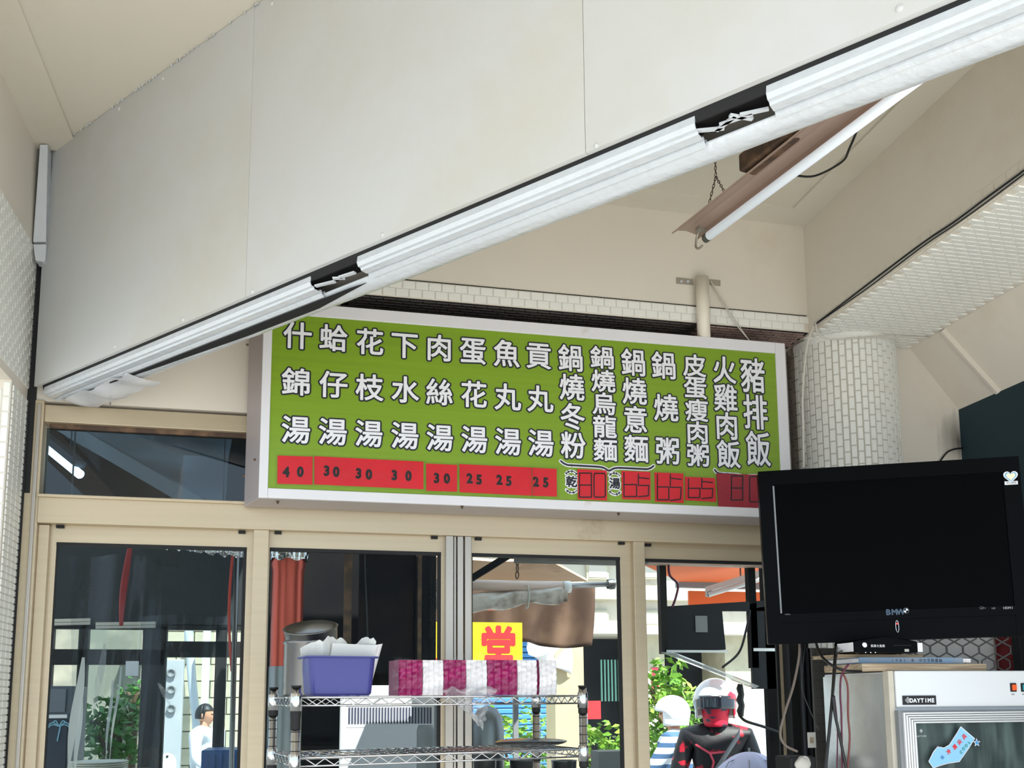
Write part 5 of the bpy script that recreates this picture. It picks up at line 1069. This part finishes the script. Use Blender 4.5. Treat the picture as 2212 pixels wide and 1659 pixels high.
ob('batten', B().bar(at(1530, 1274, Y=5.0), at(1680, 1228, Y=4.7), .06, .03), K['helm'], l3); ob('tube', B().cyl(at(1532, 1284, Y=4.98), at(1682, 1238, Y=4.68), .015, 12), K['helm'], l3, smooth=True)
ob('end_cap', B().box(at(1531, 1278, Y=5.0), (.03, .03, .06)), K['steel'], l3); q = at(1600, 1251, Y=4.86); ob('hanger', B().cyl(q, q+ez*.14, .005, 6), K['steel'], l3)
Yp = 4.35; fp = thing('black_stall_frame', 'black stall frame with a wide panel and a tapered opening', 'frame', (at(1560, 1400, Y=Yp).x, Yp, -.02))
ob('post', B().mm((at(1427, 1300, Y=Yp).x, Yp, at(1430, 1412, Y=Yp).z), (at(1441, 1300, Y=Yp).x, Yp+.04, 2.3)), K['black'], fp); ob('post', B().mm((at(1619, 1300, Y=Yp).x, Yp, 1.7), (at(1634, 1300, Y=Yp).x, Yp+.04, 2.3)), K['dark'], fp)
ob('post', B().mm((at(1650, 1300, Y=Yp).x, Yp, -.02), (at(1720, 1300, Y=Yp).x, Yp+.04, 2.3)), K['dark'], fp)
ob('panel', B().prism([at(x, y, Y=Yp) for x, y in ((1435, 1310), (1655, 1297), (1655, 1320), (1560, 1320), (1568, 1403), (1437, 1412))], (0, .02, 0)), K['panel'], fp)
ob('panel', B().prism([at(x, y, Y=Yp) for x, y in ((1622, 1315), (1720, 1300), (1720, 1488), (1627, 1488))], (0, .02, 0)), K['panel'], fp)
ob('pale_rail', B().mm(at(1440, 1404, Y=Yp-.005), at(1572, 1410, Y=Yp-.001)).mm(at(1628, 1400, Y=Yp-.005), at(1700, 1407, Y=Yp-.001)), K['helm'], fp)
ob('framed_picture', B().mm(at(1502, 1330, Y=Yp-.006), at(1528, 1366, Y=Yp-.001)), K['greym'], fp)
b = B().tube(smooth_pts([at(x, y, Y=Yp-.02) for x, y in ((1620, 1318), (1612, 1360), (1596, 1410), (1560, 1442))]), .006, 6)
ob('hanging_cord', b, K['cableb'], fp, smooth=True)
ob('hanging_cord', B().tube(smooth_pts([at(x, y, Y=Yp-.02) for x, y in ((1445, 1196), (1446, 1240), (1464, 1262), (1460, 1290), (1452, 1312))]), .006, 6), K['maroon'], fp, smooth=True)
tag(ob('clear_visor', B().prism([at(x, y, Y=4.25) for x, y in ((1438, 1411), (1462, 1411), (1640, 1482), (1632, 1487))], (0, .08, .01)), clear('clear acrylic', (240, 244, 246), .15, .05, 0, .25)), 'clear acrylic visor sloping above the riders', 'visor')
a = at(1622, 1488, Y=6.3); tag(ob('corrugated_sheet', B().grid(lambda u, v: (a.x+.75*u, 6.3+.012*math.sin(u*90), -.02+(a.z+.02)*v), 120, 1), mat('pale corrugated sheet', (176, 178, 180), .6), smooth=True, solid=.003), 'pale corrugated sheet fence at the right of the fourth pane', 'fence')
tag(ob('bamboo_pole', B().tube([(at(1664, 1600, Y=5.9).x, 5.9, -.02), at(1663, 1520, Y=5.9)], .012, 8), mat('bamboo', (196, 168, 128), .6), smooth=True), 'thin bamboo pole in front of the corrugated sheet', 'pole')
p = at(1700, 1590, Y=4.28); tag(ob('coiled_handle', B().tube([at(x, y, Y=4.28) for x, y in ((1599, 1478), (1598, 1487), (1601, 1500), (1598, 1512), (1602, 1524), (1599, 1536), (1601, 1548))], [.012, .017, .015, .018, .015, .018, .012], 10).tube(smooth_pts([at(x, y, Y=4.28) for x, y in ((1598, 1546), (1612, 1558), (1650, 1570), (1694, 1586), (1730, 1600))]), .007, 8), K['cableb'], smooth=True), 'black ribbed handle on a thin black arm beside the rider', 'handle')

# ---------------- people ----------------
def skin_body(joints, edges, radii, m, parent, name='body', sub=1):
    me = bpy.data.meshes.new(name); me.from_pydata([tuple(j) for j in joints], edges, []); o = bpy.data.objects.new(name, me); COL.objects.link(o)
    md = o.modifiers.new('skin', 'SKIN'); md.use_smooth_shade = True
    for i, r in enumerate(radii):
        me.skin_vertices[0].data[i].radius = r if isinstance(r, tuple) else (r, r)
    me.skin_vertices[0].data[0].use_root = True
    sd_ = o.modifiers.new('sub', 'SUBSURF'); sd_.levels = sub+1; sd_.render_levels = sub+1
    dg = bpy.context.evaluated_depsgraph_get(); m2 = bpy.data.meshes.new_from_object(o.evaluated_get(dg)); bpy.data.objects.remove(o)
    m2.materials.clear(); m2.materials.append(m); o2 = bpy.data.objects.new(name, m2); COL.objects.link(o2)
    m2.polygons.foreach_set('use_smooth', [True]*len(m2.polygons))
    if parent: o2.parent = parent; o2.location = -wloc(parent)
    return o2
def person(base, face, hh, label, top, pants, armsL, armsR, k=1.0):
    """base on the ground, face = unit direction, hh = head-top height; arms = (elbow, wrist) in local (side, front, up)"""
    t = thing('person', label, 'person', base); s = (hh)/1.72; f = V(face).normalized(); r = f.cross(ez)   # r = figure's right
    L = lambda x, y, z: V(base)+r*(x*s)+f*(y*s)+ez*(z*s)
    J = [L(0, 0, .95), L(0, .0, 1.12), L(0, .0, 1.30), L(0, -.01, 1.42), L(0, 0, 1.50),
         L(.17, -.01, 1.40), L(*armsR[0]), L(*armsR[1]), L(-.17, -.01, 1.40), L(*armsL[0]), L(*armsL[1])]
    E = [(0, 1), (1, 2), (2, 3), (3, 4), (3, 5), (5, 6), (6, 7), (3, 8), (8, 9), (9, 10)]
    R_ = [(.15, .11), (.145, .10), (.17, .12), (.13, .10), (.06, .06), (.075, .075), (.05, .05), (.036, .036), (.075, .075), (.05, .05), (.036, .036)]
    R_ = [(a*s, c*s) for a, c in R_]
    ob_ = skin_body(J, E, R_, top, t, 'torso')
    J = [L(0, 0, .95), L(.09, .0, .88), L(.11, .02, .50), L(.11, -.02, .10), L(.11, .10, .04), L(-.09, .0, .88), L(-.11, .02, .50), L(-.11, -.02, .10), L(-.11, .10, .04)]
    skin_body(J, [(0, 1), (1, 2), (2, 3), (3, 4), (0, 5), (5, 6), (6, 7), (7, 8)], [(.15*s, .11*s), .088*s, .06*s, .045*s, .045*s, .088*s, .06*s, .045*s, .045*s], pants, t, 'trousers')
    # head: skull, jaw, nose, ears
    hc = L(0, .015, 1.60)
    def hf(u, v):
        th = u*2*PI; fi = v*PI; x = math.sin(fi)*math.cos(th)*.075; y = math.sin(fi)*math.sin(th)*.095; z = math.cos(fi)*.118
        if z < 0: x *= 1-.35*(-z/.118); y = y*(1-.18*(-z/.118))+.008
        if abs(x) < .02 and y > .06 and -.03 < z < .02: y += .016*(1-abs(x)/.02)
        return hc+r*(x*s)+f*(y*s)+ez*(z*s)
    ob('head', B().grid(hf, 32, 24), K['skin'], t, smooth=True)
    for sx_ in (-1, 1):
        ob('eye', lump(tuple(hc+r*(sx_*.03*s)+f*(.086*s)+ez*(.01*s)), (.011*s, .011*s, .007*s), 1, 8, 0), K['inkb'], t, smooth=True)
        ob('ear', lump(tuple(hc+r*(sx_*.076*s)-f*(.005*s)-ez*(.005*s)), (.012*s, .018*s, .03*s), 1, 10, 0), K['skin'], t, smooth=True)
    ob('mouth', B().bar(hc+r*(-.02*s)+f*(.083*s)-ez*(.058*s), hc+r*(.02*s)+f*(.083*s)-ez*(.058*s), .008*s, .006*s), mat('lips', (150, 84, 76), .5) if 'lips' not in bpy.data.materials else bpy.data.materials['lips'], t)
    ob('neck', B().cyl(L(0, 0, 1.43), L(0, .01, 1.54), .05*s, 14), K['skin'], t, smooth=True)
    # hands with five fingers
    for (el, wr), sd_ in ((armsR, 1), (armsL, -1)):
        w_ = L(*wr); dn = (w_-L(*el)).normalized(); up_ = ez if abs(dn.z) < .8 else f; sdv = dn.cross(up_).normalized(); pn = sdv.cross(dn)
        JJ = [w_-dn*.01*s, w_+dn*.07*s]; EE = [(0, 1)]; RR = [(.026*s, .018*s), (.034*s, .016*s)]
        for q, (off, ln) in enumerate(((-.03, .062), (-.01, .072), (.01, .068), (.03, .054))):
            a_ = w_+dn*.072*s+sdv*off*s; b1 = a_+dn*(ln*.5*s)-pn*.006*s; b2 = b1+dn*(ln*.4*s)-pn*.022*s
            JJ += [a_, b1, b2]; n_ = len(JJ); EE += [(1, n_-3), (n_-3, n_-2), (n_-2, n_-1)]; RR += [.0095*s, .0088*s, .0078*s]
        a_ = w_+dn*.03*s-sdv*.034*s; JJ += [a_, a_+dn*.03*s-sdv*.018*s, a_+dn*.055*s-sdv*.016*s-pn*.01*s]; n_ = len(JJ); EE += [(0, n_-3), (n_-3, n_-2), (n_-2, n_-1)]; RR += [.012*s, .010*s, .009*s]
        skin_body(JJ, EE, RR, K['skin'], t, 'hand', 0)
    t['s'] = s; return t, L, hc, r, f, s
def helmet(t, hc, r, f, s, m, visor=True):
    def fn(u, v):
        th = u*2*PI; fi = v*PI*.64; x = math.sin(fi)*math.cos(th)*.128; y = math.sin(fi)*math.sin(th)*.142; z = math.cos(fi)*.135+.02
        if y > .02: z = max(z, .03+.02*(1-abs(x)/.128))
        return hc+r*(x*s)+f*(y*s)+ez*(z*s)
    h_ = ob('helmet', B().grid(fn, 36, 20), m, t, smooth=True, solid=.012*s)
    # cheek pads
    ob('helmet_side', B().grid(lambda u, v: (lambda a: hc+r*(.118*s*math.cos(a))+f*(.128*s*math.sin(a))+ez*((.035-.12*v)*s))(-PI*1.12+PI*1.24*u+PI*0), 24, 6), m, t, smooth=True, solid=.012*s)
    if visor: ob('visor', B().grid(lambda u, v: (lambda a: hc+r*(.125*s*math.cos(a))+f*(.150*s*math.sin(a))+ez*((.05-.078*v)*s))(.12*PI+.76*PI*u), 20, 6), mat('smoked visor', (26, 28, 36), .08, spec=.8), t, smooth=True, solid=.003*s)
    return h_
# main rider
Yd = 5.2; hp_ = at(1543, 1466, Y=Yd); base = V((hp_.x, Yd, -.02)); hh = (hp_.z+.02)-.035
fdir = (V((0, 0, 0))-V((hp_.x, Yd, 0))); fdir.z = 0; fdir.normalize()
t, L, hc, r, f, s = person(base, fdir, hh, 'person in a white and red helmet, smoked visor, red mask and black-red jacket', K['jacket'], K['jeans'], ((-.26, .02, 1.12), (-.16, .24, 1.02)), ((.26, .02, 1.12), (.16, .24, 1.02)))
helmet(t, hc, r, f, s, mat('white and red shell', (238, 238, 240), .15, c2=(206, 30, 56), scale=5, lo=.56, hi=.6, coat=.5))
ob('face_mask', B().grid(lambda u, v: (lambda a: hc+r*((.088-.02*v)*s*math.cos(a))+f*((.115-.012*v)*s*math.sin(a))+ez*((.0-.135*v)*s))(.02*PI+.96*PI*u), 20, 8), K['mask'], t, smooth=True, solid=.004*s)
ob('collar', B().lathe([(.085*s, -.03*s), (.075*s, .04*s), (.07*s, .045*s)], L(0, 0, 1.46), None, 20), K['inkb'], t, smooth=True)
b = B(); 
for k in range(14): a_ = k/13; 
ob('shoulder_strap', B().grid(lambda u, v: L(-.15+.27*u+.012, .118+.03*math.sin(PI*u), 1.43-.40*u+.045*(v-.5)), 14, 2), K['greym'], t, smooth=True, solid=.004)
q = L(.02, .135, 1.26); b = B()
stroke2(b, [(-.10*s, .10*s), (-.02*s, .05*s), (.0, 0), (-.03*s, -.11*s)], q, -r, ez, f, .012, .0); stroke2(b, [(-.02*s, .05*s), (.07*s, .06*s)], q, -r, ez, f, .012, .0)
ob('jacket_print', b, mat('red white print', (230, 80, 100), .5), t)
# umbrella in front of him
p = at(1618, 1624, Y=4.6); um = thing('umbrella', 'open lavender umbrella held in front of the rider', 'umbrella', (p.x, 4.6, p.z-.7))
b = B()
def umf(u, v):
    a = u*2*PI; sc_ = 1-.10*abs(math.sin(a*4)); rr = .26*v*sc_; return (p.x+rr*math.cos(a), 4.6+rr*math.sin(a)*.8, p.z-.16*v*v-.02*v*abs(math.cos(a*4)))
ob('canopy', B().grid(umf, 64, 10), K['lav'], um, smooth=True, solid=.002); ob('shaft', B().cyl(p+ez*.02, p-ez*.62, .006, 8), K['steel'], um); ob('handle', B().tube(smooth_pts([p-ez*.62, p-ez*.68, p-ez*.70+ex*.03, p-ez*.67+ex*.05]), .011, 8), K['black'], um)
for k in range(8): a = k*PI/4+PI/8; ob('rib', B().tube([p-ez*.004, V((p.x+.15*math.cos(a), 4.6+.12*math.sin(a), p.z-.048)), V((p.x+.24*math.cos(a), 4.6+.19*math.sin(a), p.z-.152))], .002, 4), K['steel'], um)
# second rider from behind
hp_ = at(1455, 1502, Y=6.6); base = V((hp_.x, 6.6, -.02)); hh = hp_.z+.02-.035
t, L, hc, r, f, s = person(base, (-.75, .55, 0), hh, 'person in a white helmet and blue striped shirt seen from behind', K['stripe'], K['jeans'], ((-.22, .16, 1.15), (-.16, .42, 1.10)), ((.22, .16, 1.15), (.16, .42, 1.10)))
helmet(t, hc, r, f, s, K['helm'], False)
# man in white
hp_ = at(442, 1521, Y=9.8); base = V((hp_.x, 9.8, -.02)); hh = hp_.z+.02
t, L, hc, r, f, s = person(base, (.95, -.3, 0), hh, 'person in a white shirt with short dark hair, hand raised to the face', mat('white shirt', (226, 228, 236), .8), K['panel'], ((-.24, .10, 1.16), (-.10, .17, 1.46)), ((.24, .02, 1.14), (.22, .20, 1.0)))
def hairf(u, v):
    th = u*2*PI; fi = v*PI*.60; y = math.sin(fi)*math.sin(th)*.104; z = math.cos(fi)*.126
    if y > .03: z = max(z, .055)
    return hc+r*(math.sin(fi)*math.cos(th)*.083*s)+f*((y-.008)*s)+ez*(z*s)
ob('hair', B().grid(hairf, 30, 14), K['hair'], t, smooth=True, solid=.006)
# helmets resting on posts behind the plates
for x, y, ww, lb in ((362, 1626, 32, 'white scooter helmet on a grey stand near the lens panel'), (284, 1634, 15, 'small white helmet on a grey stand near the leafy shrub')):
    Yh = 8.6; c = at(x, y, Y=Yh); rr = ww/2028*Yh*.5*1.1; th = thing('helmet', lb, 'helmet', (c.x, Yh, c.z-rr*1.5))
    ob('shell', B().lathe([(rr*.98, -rr*1.2), (rr*1.02, -rr*.6), (rr, -rr*.2), (rr*.85, rr*.35), (rr*.5, rr*.75), (.0001, rr*.9)], V((c.x, Yh, c.z-rr*.9)), None, 28, 1, 1.15), K['helm'], th, smooth=True); ob('rim', B().lathe([(rr*1.03, -rr*1.25), (rr*1.04, -rr*1.1)], V((c.x, Yh, c.z-rr*.9)), None, 28, 1, 1.15), K['black'], th, solid=.004)
    ob('vent', B().box(V((c.x+rr*.1, Yh-rr*.95, c.z-rr*.35)), (rr*.25, .02, rr*.2)), K['black'], th)
    tag(ob('grey_stand', B().mm((c.x-rr*.8, Yh-rr*.8, -.02), (c.x+rr*.8, Yh+rr*.8, c.z-rr*2.15)), K['greym'], bev=.01), 'grey stand under the '+('large' if ww > 20 else 'small')+' white helmet', 'stand')
